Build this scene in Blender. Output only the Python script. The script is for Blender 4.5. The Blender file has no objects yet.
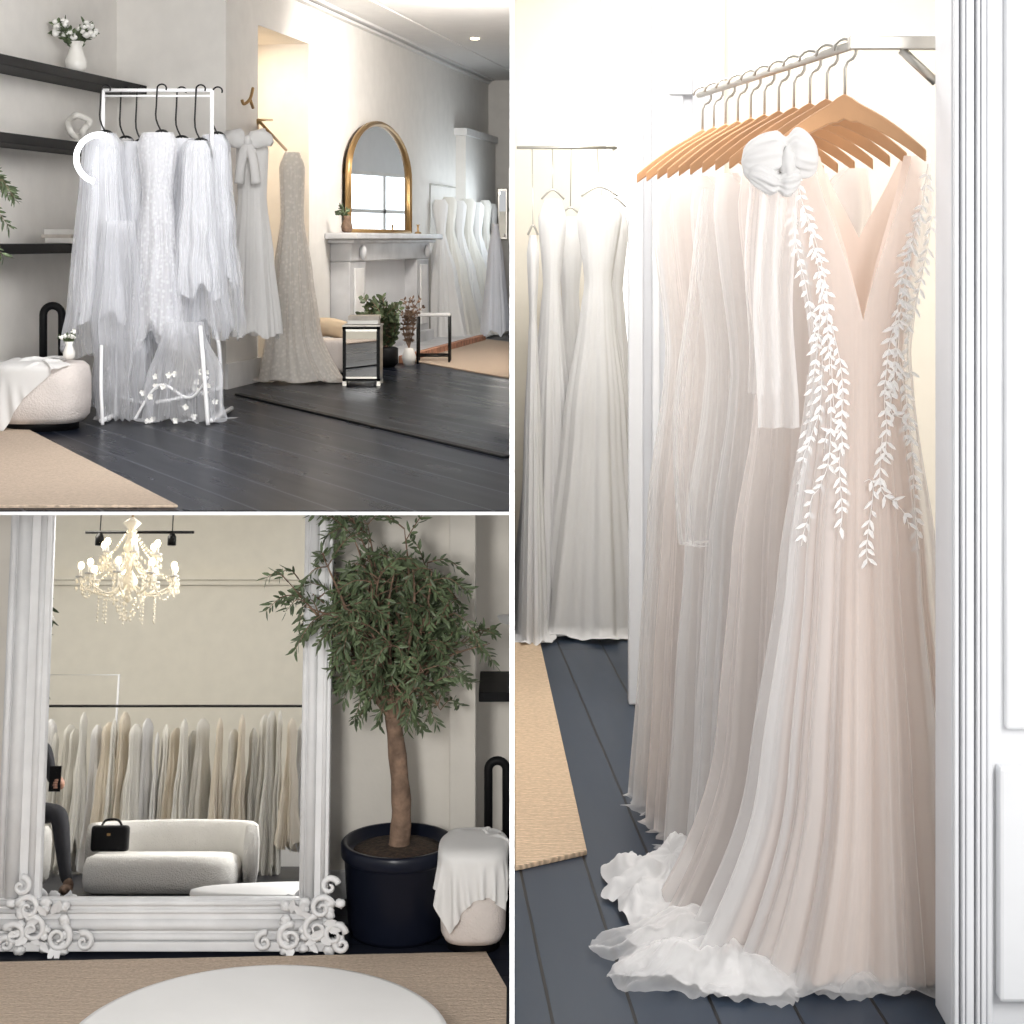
import bpy, math, random
import numpy as np
from mathutils import Vector, Matrix, noise
rnd=random.Random(7)
sc=bpy.context.scene
try:
    sc.view_settings.view_transform='Standard'
except Exception: pass

# ---------------------------------------------------------------- survey constants
EYE=2.76; F=1800.0
FA=EYE-0.94      # upstairs salon floor
FR=EYE-1.60      # fitting room floor
FB=0.0           # lower lounge floor
def W(px,py,d): return Vector(((px-512)/F*d, d, EYE+(240-py)/F*d))
TH=math.radians(8.5)      # lean of the floor mirror

# ---------------------------------------------------------------- materials
def nodes(name):
    m=bpy.data.materials.new(name); m.use_nodes=True
    nt=m.node_tree; b=nt.nodes.get('Principled BSDF'); return m,nt,b
def mat(name,col,rough=.5,metal=0,var=.06,scale=8,bump=0,bscale=60,emis=None,estr=0,spec=None):
    m,nt,b=nodes(name)
    tc=nt.nodes.new('ShaderNodeTexCoord')
    n=nt.nodes.new('ShaderNodeTexNoise'); n.inputs['Scale'].default_value=scale; n.inputs['Detail'].default_value=4
    nt.links.new(tc.outputs['Object'],n.inputs['Vector'])
    r=nt.nodes.new('ShaderNodeValToRGB')
    r.color_ramp.elements[0].position=.3; r.color_ramp.elements[1].position=.7
    r.color_ramp.elements[0].color=(*[max(0,c*(1-var)) for c in col],1)
    r.color_ramp.elements[1].color=(*[min(1,c*(1+var)) for c in col],1)
    nt.links.new(n.outputs['Fac'],r.inputs['Fac']); nt.links.new(r.outputs['Color'],b.inputs['Base Color'])
    b.inputs['Roughness'].default_value=rough; b.inputs['Metallic'].default_value=metal
    if spec is not None: b.inputs['Specular IOR Level'].default_value=spec
    if bump:
        n2=nt.nodes.new('ShaderNodeTexNoise'); n2.inputs['Scale'].default_value=bscale
        nt.links.new(tc.outputs['Object'],n2.inputs['Vector'])
        bp=nt.nodes.new('ShaderNodeBump'); bp.inputs['Strength'].default_value=bump; bp.inputs['Distance'].default_value=.01
        nt.links.new(n2.outputs['Fac'],bp.inputs['Height']); nt.links.new(bp.outputs['Normal'],b.inputs['Normal'])
    if emis:
        b.inputs['Emission Color'].default_value=(*emis,1); b.inputs['Emission Strength'].default_value=estr
    return m
def cloth(name,col,alpha=1.0,transl=.35,lace=0,var=.03,edge=.45):
    m=bpy.data.materials.new(name); m.use_nodes=True; nt=m.node_tree; nt.nodes.clear()
    o=nt.nodes.new('ShaderNodeOutputMaterial')
    d=nt.nodes.new('ShaderNodeBsdfDiffuse'); t=nt.nodes.new('ShaderNodeBsdfTranslucent')
    tc=nt.nodes.new('ShaderNodeTexCoord')
    n=nt.nodes.new('ShaderNodeTexNoise'); n.inputs['Scale'].default_value=12; nt.links.new(tc.outputs['Object'],n.inputs['Vector'])
    r=nt.nodes.new('ShaderNodeValToRGB'); r.color_ramp.elements[0].color=(*[c*(1-var) for c in col],1); r.color_ramp.elements[1].color=(*col,1)
    nt.links.new(n.outputs['Fac'],r.inputs['Fac'])
    nt.links.new(r.outputs['Color'],d.inputs['Color']); nt.links.new(r.outputs['Color'],t.inputs['Color'])
    mx=nt.nodes.new('ShaderNodeMixShader'); mx.inputs[0].default_value=transl
    nt.links.new(d.outputs[0],mx.inputs[1]); nt.links.new(t.outputs[0],mx.inputs[2])
    if alpha>=1 and not lace:
        nt.links.new(mx.outputs[0],o.inputs[0]); return m
    tr=nt.nodes.new('ShaderNodeBsdfTransparent'); m2=nt.nodes.new('ShaderNodeMixShader')
    nt.links.new(tr.outputs[0],m2.inputs[1]); nt.links.new(mx.outputs[0],m2.inputs[2])
    lw=nt.nodes.new('ShaderNodeLayerWeight'); lw.inputs[0].default_value=.35
    mr=nt.nodes.new('ShaderNodeMapRange'); mr.inputs[3].default_value=alpha; mr.inputs[4].default_value=min(1,alpha+edge)
    nt.links.new(lw.outputs['Facing'],mr.inputs[0])
    if lace:
        v=nt.nodes.new('ShaderNodeTexVoronoi'); v.inputs['Scale'].default_value=lace; nt.links.new(tc.outputs['Object'],v.inputs['Vector'])
        cr=nt.nodes.new('ShaderNodeValToRGB'); cr.color_ramp.elements[0].position=.15; cr.color_ramp.elements[0].color=(.13,.13,.13,1); cr.color_ramp.elements[1].position=.5; cr.color_ramp.elements[1].color=(0,0,0,1)
        nt.links.new(v.outputs['Distance'],cr.inputs[0])
        ad=nt.nodes.new('ShaderNodeMath'); ad.operation='ADD'; ad.use_clamp=True
        nt.links.new(mr.outputs[0],ad.inputs[0]); nt.links.new(cr.outputs[0],ad.inputs[1]); nt.links.new(ad.outputs[0],m2.inputs[0])
    else: nt.links.new(mr.outputs[0],m2.inputs[0])
    nt.links.new(m2.outputs[0],o.inputs[0]); return m
def plank(name,ang,c1,c2,rough=.3,row=.15,mortar=(.002,.002,.003),spec=.5,ms=.004,ior=1.3,bw=4.5):
    m,nt,b=nodes(name)
    tc=nt.nodes.new('ShaderNodeTexCoord'); mp=nt.nodes.new('ShaderNodeMapping'); mp.inputs['Rotation'].default_value=(0,0,-ang)
    br=nt.nodes.new('ShaderNodeTexBrick'); br.inputs['Scale'].default_value=1; br.inputs['Brick Width'].default_value=bw
    br.inputs['Row Height'].default_value=row; br.inputs['Mortar Size'].default_value=ms; br.inputs['Mortar Smooth'].default_value=.2
    br.inputs['Color1'].default_value=(*c1,1); br.inputs['Color2'].default_value=(*c2,1); br.inputs['Mortar'].default_value=(*mortar,1)
    nt.links.new(tc.outputs['Object'],mp.inputs[0]); nt.links.new(mp.outputs[0],br.inputs[0])
    nt.links.new(br.outputs['Color'],b.inputs['Base Color'])
    b.inputs['Specular IOR Level'].default_value=spec; b.inputs['IOR'].default_value=ior
    m3=nt.nodes.new('ShaderNodeMapping'); m3.inputs['Scale'].default_value=(.12,1,1); nt.links.new(mp.outputs[0],m3.inputs[0])
    n=nt.nodes.new('ShaderNodeTexNoise'); n.inputs['Scale'].default_value=9; nt.links.new(m3.outputs[0],n.inputs['Vector'])
    mr=nt.nodes.new('ShaderNodeMapRange'); mr.inputs[3].default_value=rough-.03; mr.inputs[4].default_value=rough+.08
    nt.links.new(n.outputs['Fac'],mr.inputs[0]); nt.links.new(mr.outputs[0],b.inputs['Roughness'])
    bp=nt.nodes.new('ShaderNodeBump'); bp.inputs['Strength'].default_value=.4; bp.inputs['Distance'].default_value=.006; bp.invert=True
    nt.links.new(br.outputs['Fac'],bp.inputs['Height']); nt.links.new(bp.outputs['Normal'],b.inputs['Normal'])
    return m
def jute(name,col):
    m,nt,b=nodes(name)
    tc=nt.nodes.new('ShaderNodeTexCoord')
    w=nt.nodes.new('ShaderNodeTexWave'); w.inputs['Scale'].default_value=28; w.inputs['Distortion'].default_value=5; w.inputs['Detail'].default_value=3
    w.bands_direction='Y'
    nt.links.new(tc.outputs['Object'],w.inputs['Vector'])
    n=nt.nodes.new('ShaderNodeTexNoise'); n.inputs['Scale'].default_value=70; nt.links.new(tc.outputs['Object'],n.inputs['Vector'])
    mu=nt.nodes.new('ShaderNodeMath'); mu.operation='MULTIPLY'; nt.links.new(w.outputs['Fac'],mu.inputs[0]); nt.links.new(n.outputs['Fac'],mu.inputs[1])
    r=nt.nodes.new('ShaderNodeValToRGB'); r.color_ramp.elements[0].color=(*[c*.66 for c in col],1); r.color_ramp.elements[1].color=(*[min(1,c*1.2) for c in col],1)
    r.color_ramp.elements[1].position=.6
    nt.links.new(mu.outputs[0],r.inputs[0]); nt.links.new(r.outputs[0],b.inputs['Base Color']); b.inputs['Roughness'].default_value=.95
    bp=nt.nodes.new('ShaderNodeBump'); bp.inputs['Strength'].default_value=.6; bp.inputs['Distance'].default_value=.01
    nt.links.new(mu.outputs[0],bp.inputs['Height']); nt.links.new(bp.outputs['Normal'],b.inputs['Normal'])
    return m

M={}
M['wallA']=mat('plaster_white_salon',(.79,.765,.73),.8,bump=.05,var=.03)
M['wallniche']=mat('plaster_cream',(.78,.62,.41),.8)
M['wallB']=mat('plaster_lounge',(.73,.69,.63),.85,bump=.05,var=.03)
M['wallB2']=mat('plaster_lounge_opposite',(.82,.775,.67),.85,var=.03)
M['wallR']=mat('plaster_fitting_room',(.82,.765,.66),.8,var=.02)
M['white']=mat('white_paint',(.82,.81,.80),.5)
M['whiteR']=mat('white_gloss_paint',(.80,.81,.83),.4,var=.02)
M['ceil']=mat('ceiling_paint',(.76,.75,.74),.9,var=.02)
M['frameB']=mat('mirror_frame_white',(.70,.70,.71),.5,bump=.1)
M['floorA']=plank('black_floorboards',math.radians(-62),(.004,.006,.012),(.009,.012,.021),.26,mortar=(.065,.07,.085),spec=.5,ms=.006,ior=1.13,row=.24,bw=9)
M['floorR']=plank('slate_floorboards',math.radians(94),(.018,.030,.050),(.028,.042,.066),.28,.17,spec=.5,ior=1.3,bw=7)
M['floorB']=plank('dark_floorboards',math.radians(0),(.008,.010,.017),(.012,.014,.023),.35,spec=.5,ior=1.2)
M['jute']=jute('jute_weave',(.58,.46,.36)); M['juteR']=jute('jute_weave_light',(.68,.51,.35))
M['black']=mat('black_satin',(.006,.006,.007),.5,var=.1,spec=.15)
M['bmetal']=mat('black_metal',(.01,.01,.01),.35,.6)
M['wmetal']=mat('white_powdercoat',(.85,.85,.87),.35)
M['steel']=mat('brushed_nickel',(.50,.48,.44),.35,.9)
M['gold']=mat('antique_gold',(.42,.27,.12),.35,.9)
M['mirror']=mat('mirror_glass',(.9,.9,.9),.01,1.0,var=0)
M['wood']=mat('maple_wood',(.58,.32,.16),.45,var=.14,scale=5)
M['satin']=cloth('ivory_satin',(.86,.85,.84),1,.2)
M['satinA']=cloth('cool_satin_shaded',(.75,.76,.80),1,.25)  # darker grey shading of the white gowns is put into this colour
M['tulleA']=cloth('cool_tulle',(.91,.92,.96),.26,.4)
M['laceA']=cloth('champagne_lace',(.84,.80,.76),.55,.3,lace=38)
M['lace2']=cloth('white_lace',(.90,.90,.93),.28,.3,lace=45)
M['tulle']=cloth('white_tulle',(.96,.95,.945),.34,.45)
M['tulleF']=cloth('fine_tulle',(.95,.94,.93),.14,.45,edge=.6)
M['blush']=cloth('blush_lining',(.94,.81,.73),1,.35)
M['blush2']=cloth('ivory_lining',(.95,.905,.875),1,.4)
M['tulleP']=cloth('blush_tulle',(.96,.91,.88),.40,.45)
M['ivory']=cloth('ivory_crepe',(.84,.77,.66),1,.3)
M['ivory2']=cloth('white_crepe',(.88,.86,.81),1,.3)
M['leafw']=cloth('embroidery_thread',(.98,.97,.96),.9,.05)
M['boucle']=mat('boucle_cream',(.68,.66,.62),.95,bump=.6,bscale=120)
M['boucleA']=mat('boucle_blush',(.68,.62,.59),.95,bump=.5,bscale=120)
M['beige']=mat('beige_velvet',(.62,.50,.36),.9)
M['marble']=mat('grey_marble',(.56,.56,.57),.35,var=.14,scale=5)
M['marbleW']=mat('white_marble_top',(.84,.83,.82),.5,var=.03,scale=3,spec=.3)
M['brick']=mat('hearth_brick',(.45,.22,.14),.8,var=.4,scale=20)
M['leaf']=mat('olive_leaf',(.095,.130,.065),.5,var=.5,scale=14)
M['bark']=mat('olive_bark',(.20,.13,.09),.9,var=.4,scale=20,bump=.8,bscale=50)
M['soil']=mat('bark_mulch',(.045,.028,.018),.95,var=.6,scale=60,bump=.8,bscale=80)
M['pot']=mat('black_glazed_pot',(.007,.009,.018),.3,spec=.25)
M['skin']=mat('skin',(.55,.30,.21),.55)
M['dark']=mat('dark_clothes',(.02,.02,.025),.8)
M['hair']=mat('brown_hair',(.05,.03,.02),.5)
M['petal']=mat('white_petals',(.88,.87,.84),.6)
M['paper']=mat('book_paper',(.55,.5,.45),.8,var=.3)
M['ceramic']=mat('white_ceramic',(.8,.78,.74),.3)
M['crystal']=mat('cut_crystal_glow',(.95,.88,.74),.05,.25,emis=(1,.8,.5),estr=.12)  # faint emission paints a candle-lit glow into the crystal
M['bulb']=mat('candle_bulb',(1,.85,.6),.4,emis=(1,.82,.55),estr=12)
M['neon']=mat('neon_tube',(1,1,1),.4,emis=(.93,.97,1),estr=2.5)
M['day']=mat('daylight_pane',(1,1,1),.4,emis=(.82,.92,1),estr=2.3)
M['dayR']=mat('daylight_glass',(1,1,1),.4,emis=(1,1,1),estr=1.5)

# ---------------------------------------------------------------- mesh helpers
def link(ob): sc.collection.objects.link(ob); return ob
def group(name,loc):
    e=bpy.data.objects.new(name,None); e.empty_display_size=.1; e.location=loc; return link(e)
def mesh(name,v,f,m,parent=None,smooth=False,mods=None):
    me=bpy.data.meshes.new(name); me.from_pydata([tuple(p) for p in v],[],f); me.update()
    if smooth:
        for p in me.polygons: p.use_smooth=True
    me.materials.append(m)
    ob=link(bpy.data.objects.new(name,me))
    if parent:
        ob.parent=parent; ob.matrix_parent_inverse=Matrix.Translation(-Vector(parent.location))
    return ob
def bevel(ob,w,seg=2):
    b=ob.modifiers.new('bevel','BEVEL'); b.width=w; b.segments=seg; b.limit_method='ANGLE'; return ob
def boxpts(P): # 8 pts
    f=[(0,3,2,1),(4,5,6,7),(0,1,5,4),(1,2,6,5),(2,3,7,6),(3,0,4,7)]; return P,f
def box(name,x0,x1,y0,y1,z0,z1,m,parent=None,bev=0,seg=2):
    P=[(x0,y0,z0),(x1,y0,z0),(x1,y1,z0),(x0,y1,z0),(x0,y0,z1),(x1,y0,z1),(x1,y1,z1),(x0,y1,z1)]
    ob=mesh(name,*boxpts(P),m,parent,smooth=bev>.01)
    if bev: bevel(ob,bev,seg)
    return ob
def prism(name,poly,z0,z1,m,parent=None,bev=0):
    n=len(poly); v=[(p[0],p[1],z0) for p in poly]+[(p[0],p[1],z1) for p in poly]
    f=[tuple(range(n))[::-1],tuple(range(n,2*n))]+[(i,(i+1)%n,n+(i+1)%n,n+i) for i in range(n)]
    ob=mesh(name,v,f,m,parent)
    if bev: bevel(ob,bev)
    return ob
def tube_data(pts,rad,seg=8):
    pts=[Vector(p) for p in pts]; n=len(pts)
    if not hasattr(rad,'__len__'): rad=[rad]*n
    v=[];f=[]; up=None
    for i,p in enumerate(pts):
        d=(pts[min(i+1,n-1)]-pts[max(i-1,0)])
        if d.length<1e-7: d=Vector((0,0,1))
        d.normalize()
        if up is None:
            up=Vector((0,0,1)) if abs(d.z)<.9 else Vector((1,0,0))
        a=d.cross(up)
        if a.length<1e-4: a=d.cross(Vector((0,1,.1)))
        a.normalize(); b=a.cross(d).normalized(); up=b
        for k in range(seg):
            t=2*math.pi*k/seg; v.append(p+(a*math.cos(t)+b*math.sin(t))*rad[i])
    for i in range(n-1):
        for k in range(seg):
            f.append((i*seg+k,i*seg+(k+1)%seg,(i+1)*seg+(k+1)%seg,(i+1)*seg+k))
    f.append(tuple(range(seg))[::-1]); f.append(tuple(range((n-1)*seg,n*seg)))
    return v,f
def merge(parts):
    V=[];Fc=[]
    for v,f in parts:
        o=len(V); V+=list(v); Fc+=[tuple(i+o for i in q) for q in f]
    return V,Fc
def tube(name,pts,rad,m,parent=None,seg=10):
    return mesh(name,*tube_data(pts,rad,seg),m,parent,smooth=True)
def smoothpath(pts,n=8):
    pts=[Vector(p) for p in pts]; out=[]
    for i in range(len(pts)-1):
        p0=pts[max(i-1,0)];p1=pts[i];p2=pts[i+1];p3=pts[min(i+2,len(pts)-1)]
        for k in range(n):
            t=k/n
            out.append(.5*((2*p1)+(p2-p0)*t+(2*p0-5*p1+4*p2-p3)*t*t+(3*p1-p0-3*p2+p3)*t**3))
    out.append(pts[-1]); return out
def lathe_data(c,prof,seg=32):
    v=[];f=[];n=len(prof)
    for r,z in prof:
        for k in range(seg):
            t=2*math.pi*k/seg; v.append((c[0]+r*math.cos(t),c[1]+r*math.sin(t),c[2]+z))
    for i in range(n-1):
        for k in range(seg): f.append((i*seg+k,i*seg+(k+1)%seg,(i+1)*seg+(k+1)%seg,(i+1)*seg+k))
    f.append(tuple(range(seg))[::-1]); f.append(tuple(range((n-1)*seg,n*seg)))
    return v,f
def lathe(name,c,prof,m,parent=None,seg=32): return mesh(name,*lathe_data(c,prof,seg),m,parent,smooth=True)
def blob_data(c,r,seg=12,nz=0,seed=0):
    v=[];f=[];rings=8 if seg<24 else 20
    for i in range(rings+1):
        ph=math.pi*i/rings
        for k in range(seg):
            t=2*math.pi*k/seg
            d=Vector((math.sin(ph)*math.cos(t),math.sin(ph)*math.sin(t),math.cos(ph)))
            s=1+nz*noise.noise(d*2+Vector((seed,0,0)))
            v.append((c[0]+d.x*r[0]*s,c[1]+d.y*r[1]*s,c[2]+d.z*r[2]*s))
    for i in range(rings):
        for k in range(seg): f.append((i*seg+k,(i+1)*seg+k,(i+1)*seg+(k+1)%seg,i*seg+(k+1)%seg))
    return v,f
def blob(name,c,r,m,parent=None,seg=20,nz=0,seed=0): return mesh(name,*blob_data(c,r,seg,nz,seed),m,parent,smooth=True)

# ---------------------------------------------------------------- gowns
def lerp_prof(prof,t):
    for i in range(len(prof)-1):
        a=prof[i];b=prof[i+1]
        if t<=b[0]:
            k=(t-a[0])/max(1e-6,b[0]-a[0]); k=max(0,min(1,k)); k2=k*k*(3-2*k)*.5+k*.5
            return [a[j]+(b[j]-a[j])*k2 for j in (1,2,3)]
    return list(prof[-1][1:])
BASE=[(0,.15,.045,.0),(.06,.16,.055,.01),(.25,.115,.06,.02),(.30,.12,.07,.05),(.5,.17,.10,.10),(.75,.22,.14,.14),(1,.27,.18,.17)]
def gown(name,c,ztop,zhem,prof=BASE,outer=None,inner=None,yaw=0,k=14,seed=0,vn=0.0,floor=None,train=None,hemj=.03,N=150,R=46,sx=1,sy=1,lean=(0,0),crumple=0,lt=.97):
    g=group(name,(c[0],c[1],max(zhem,floor if floor is not None else zhem)))
    rr=random.Random(seed*13+1); ph=[rr.uniform(0,6.28) for _ in range(8)]
    cy,sny=math.cos(yaw),math.sin(yaw)
    L=ztop-zhem
    def surf(th,t,s=1.0,off=0.0):
        cs,sn=math.cos(th),math.sin(th)
        drop=vn*max(0,1-abs(cs)/.72)*(1 if sn<0 else .5)
        zt=ztop-drop
        hz=zhem+hemj*noise.noise(Vector((cs*2.5+seed,sn*2.5,seed*1.7)))+hemj*.5*math.sin(5*th+ph[5])
        z=zt+(hz-zt)*t
        tau=(ztop-z)/L
        a,b,am=lerp_prof(prof,max(0,min(1,tau)))
        fo=(.50*math.sin(k*th+ph[0]+.7*math.sin(3*tau+ph[1]))+.30*math.sin((k*2-3)*th+ph[2]-.8*tau)+.30*math.sin((k//2+1)*th+ph[3]+1.3*tau)+.25*math.sin((k*3+2)*th+ph[4]+.5*tau))
        m=(1+am*fo)*s
        x=a*sx*cs*m; y=b*sy*sn*m
        nz=0
        if crumple:
            q=noise.noise_vector(Vector((x*14+seed,y*14,z*5)))*crumple*min(1,tau*2); x+=q.x;y+=q.y
        if floor is not None and z<floor+.012:
            ex=floor+.012-z; x+=cs*ex*.8; y+=sn*ex*.6
            z=floor+.008+ .010*(1+math.sin(k*th+ph[0]))+off
            z=max(floor+.006,z); nz=0
        if train and tau>.72:
            q=((tau-.72)/.28)**2; w=max(0,cs*train[2]+sn*train[3])
            x+=train[0]*q*w; y+=train[1]*q*w
        x+=lean[0]*tau; y+=lean[1]*tau
        return Vector((c[0]+x*cy-y*sny, c[1]+x*sny+y*cy, z+nz))
    def layer(nm,m,s,t1,N,off):
        v=[surf(2*math.pi*j/N,t1*i/R,s,off) for i in range(R+1) for j in range(N)]
        f=[(i*N+j,i*N+(j+1)%N,(i+1)*N+(j+1)%N,(i+1)*N+j) for i in range(R) for j in range(N)]
        return mesh(nm,v,f,m,g,True)
    layer('outer_skirt',outer,1.0,1,N,0)
    if inner: layer('lining',inner,.84,lt,N,-.004)
    return g,surf
def leafshape(P,d,nrm,l,w):
    d=d.normalized(); s=d.cross(nrm).normalized()
    return [P,P+d*l*.35+s*w+nrm*.002,P+d*l*.75+s*w*.7+nrm*.002,P+d*l,P+d*l*.75-s*w*.7+nrm*.002,P+d*l*.35-s*w+nrm*.002],[(0,1,2,3),(0,3,4,5)]
def applique(g,surf,paths,m,l=.03,w=.007,step=.022,side=1.012):
    parts=[]
    for pa in paths:
        P=[surf(th,t,side) for th,t in [(pa[0][0]+(pa[1][0]-pa[0][0])*i/60+pa[2]*math.sin(i/60*math.pi*1.6),pa[0][1]+(pa[1][1]-pa[0][1])*i/60) for i in range(61)]]
        acc=0
        parts.append(tube_data([p for p in P[::2]],.0009,4))
        for i in range(1,60):
            acc+=(P[i]-P[i-1]).length
            if acc>step:
                acc=-step*.3*rnd.random(); d=(P[i+1]-P[i-1]).normalized()
                n=Vector((0,-1,0))
                s=d.cross(n).normalized()
                for sg in (1,-1):
                    if rnd.random()<.85:
                        parts.append(leafshape(P[i]+n*.003,(d*rnd.uniform(.5,1.0)+s*sg*rnd.uniform(.4,.8)),n,l*rnd.uniform(.65,1.1),w*rnd.uniform(.8,1.1)))
    return mesh('leaf_embroidery',*merge(parts),m,g)
def wood_hanger(c,zneck,yaw,m,metal,halfw=.20,railz=None,name='wooden_hanger',hk=.0035):
    g=group(name,(c[0],c[1],zneck))
    cs,sn=math.cos(yaw),math.sin(yaw)
    v=[];f=[];n=24
    for i in range(n+1):
        t=-1+2*i/n; a=abs(t)
        top=zneck+.012-(a**1.4)*.115+ .012*math.exp(-(t/.12)**2); h=.046-.02*a
        if a<.1: h=.054
        th=.010; xx=t*halfw; yy=-.02*a*a
        for dx,dz in ((-th,0),(th,0),(th,-h),(-th,-h)):
            y=yy+dx*(1-.3*a); v.append((c[0]+xx*cs-y*sn,c[1]+xx*sn+y*cs,top+dz))
    for i in range(n):
        for k in range(4): f.append((i*4+k,(i+1)*4+k,(i+1)*4+(k+1)%4,i*4+(k+1)%4))
    f.append((0,1,2,3)); f.append((n*4+3,n*4+2,n*4+1,n*4))
    ob=mesh('hanger_body',v,f,m,g); bevel(ob,.003,2)
    rz=railz if railz else zneck+.12
    pts=[(0,0,zneck+.01),(0,0,rz-.045),(.006,0,rz-.03)]
    for i in range(9):
        t=-.8+i/8*3.9; pts.append((.026*math.cos(t),0,rz-.006+.026*math.sin(t)))
    pts=[(c[0]+p[0]*cs,c[1]+p[0]*sn,p[2]) for p in pts]
    tube('hanger_hook',pts,hk,metal,g,8)
    return g
def heap(name,c,rx,ry,h,m,parent,seed=0,nr=34,N=200):
    v=[];f=[]
    for i in range(nr+1):
        r=i/nr
        for j in range(N):
            t=2*math.pi*j/N
            e=1+.40*noise.noise(Vector((math.cos(t)*1.7,math.sin(t)*1.7,seed)))+.03*r*math.sin(13*t+seed)
            x=math.cos(t)*r*rx*e; y=math.sin(t)*r*ry*e
            wv=noise.noise(Vector((x*11,y*11,seed)))
            z=h*(1-r**1.6)*(.75+.6*wv)+.016*abs(noise.noise(Vector((x*34,y*34,seed+3))))+.022*r*(.5+.5*math.sin(16*t+seed+5*r+7*wv))*(1-.5*r)
            v.append((c[0]+x,c[1]+y,c[2]+max(z,.004)))
    for i in range(nr):
        for j in range(N): f.append((i*N+j,i*N+(j+1)%N,(i+1)*N+(j+1)%N,(i+1)*N+j))
    return mesh(name,v,f,m,parent,True)
def drape(name,c,rx,ry,offx,offy,w,h,m,parent,seed=0,xmax=1e9,zfloor=0,n=46,steps=150):
    # small position-based cloth simulation: a rumpled cloth falling over the (super-elliptic) cushion centred at c (c.z = cushion top)
    r_=np.random.RandomState(seed)
    u,vv=np.meshgrid(np.linspace(-.5,.5,n),np.linspace(-.5,.5,n))
    ang=r_.uniform(.2,.5)
    U=u*np.cos(ang)-vv*np.sin(ang); V=u*np.sin(ang)+vv*np.cos(ang)
    comp=.62
    P=np.stack([c[0]+offx+U*w*comp, c[1]+offy+V*h*comp, c[2]+.06+.05*np.sin(U*31+seed)+.05*np.sin(V*27+2*seed)+.03*np.sin((U+V)*45)],-1)
    Q=P.copy(); sxl=w/(n-1); syl=h/(n-1); dg=math.hypot(sxl,syl)
    top=c[2]+.008
    def cons(a,b,L,st=1.0):
        d=b-a; l=np.linalg.norm(d,axis=-1,keepdims=True)+1e-9
        k=(l-L)/l*.5*st*d; a+=k; b-=k
    for s in range(steps):
        vel=(P-Q)*.96; Q=P.copy(); P=P+vel; P[...,2]-=.0009
        for it in range(8):
            cons(P[:,0:-1:2],P[:,1::2],sxl); cons(P[:,1:-1:2],P[:,2::2],sxl)
            cons(P[0:-1:2],P[1::2],syl); cons(P[1:-1:2],P[2::2],syl)
            cons(P[:-1,:-1],P[1:,1:],dg,.3); cons(P[1:,:-1],P[:-1,1:],dg,.3)
            cons(P[:,:-2],P[:,2:],2*sxl,.06); cons(P[:-2],P[2:],2*syl,.06)
            qx=(P[...,0]-c[0])/rx; qy=(P[...,1]-c[1])/ry
            r=(np.abs(qx)**3.2+np.abs(qy)**3.2)**(1/3.2)+1e-9
            zt=top-.02*np.clip(r,0,1.1)**8
            ins=(r<1.05)&(P[...,2]<zt)
            dt=zt-P[...,2]; ds=(1.05-r)*min(rx,ry)
            tp=ins&(dt<ds+.004); sd=ins&~tp
            P[...,2]=np.where(tp,zt,P[...,2])
            Q[...,0]=np.where(tp,Q[...,0]+.9*(P[...,0]-Q[...,0]),Q[...,0]); Q[...,1]=np.where(tp,Q[...,1]+.9*(P[...,1]-Q[...,1]),Q[...,1])
            f_=np.where(sd,1.05/r,1.0)
            P[...,0]=c[0]+(P[...,0]-c[0])*f_; P[...,1]=c[1]+(P[...,1]-c[1])*f_
            P[...,0]=np.minimum(P[...,0],xmax); P[...,2]=np.maximum(P[...,2],zfloor+.006)
    if not np.isfinite(P).all(): P=Q
    vs=[tuple(p) for p in P.reshape(-1,3)]
    f=[(i*n+j,i*n+j+1,(i+1)*n+j+1,(i+1)*n+j) for i in range(n-1) for j in range(n-1)]
    ob=mesh(name,vs,f,m,parent,True); sb=ob.modifiers.new('sub','SUBSURF'); sb.levels=1; sb.render_levels=1
    return ob

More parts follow.
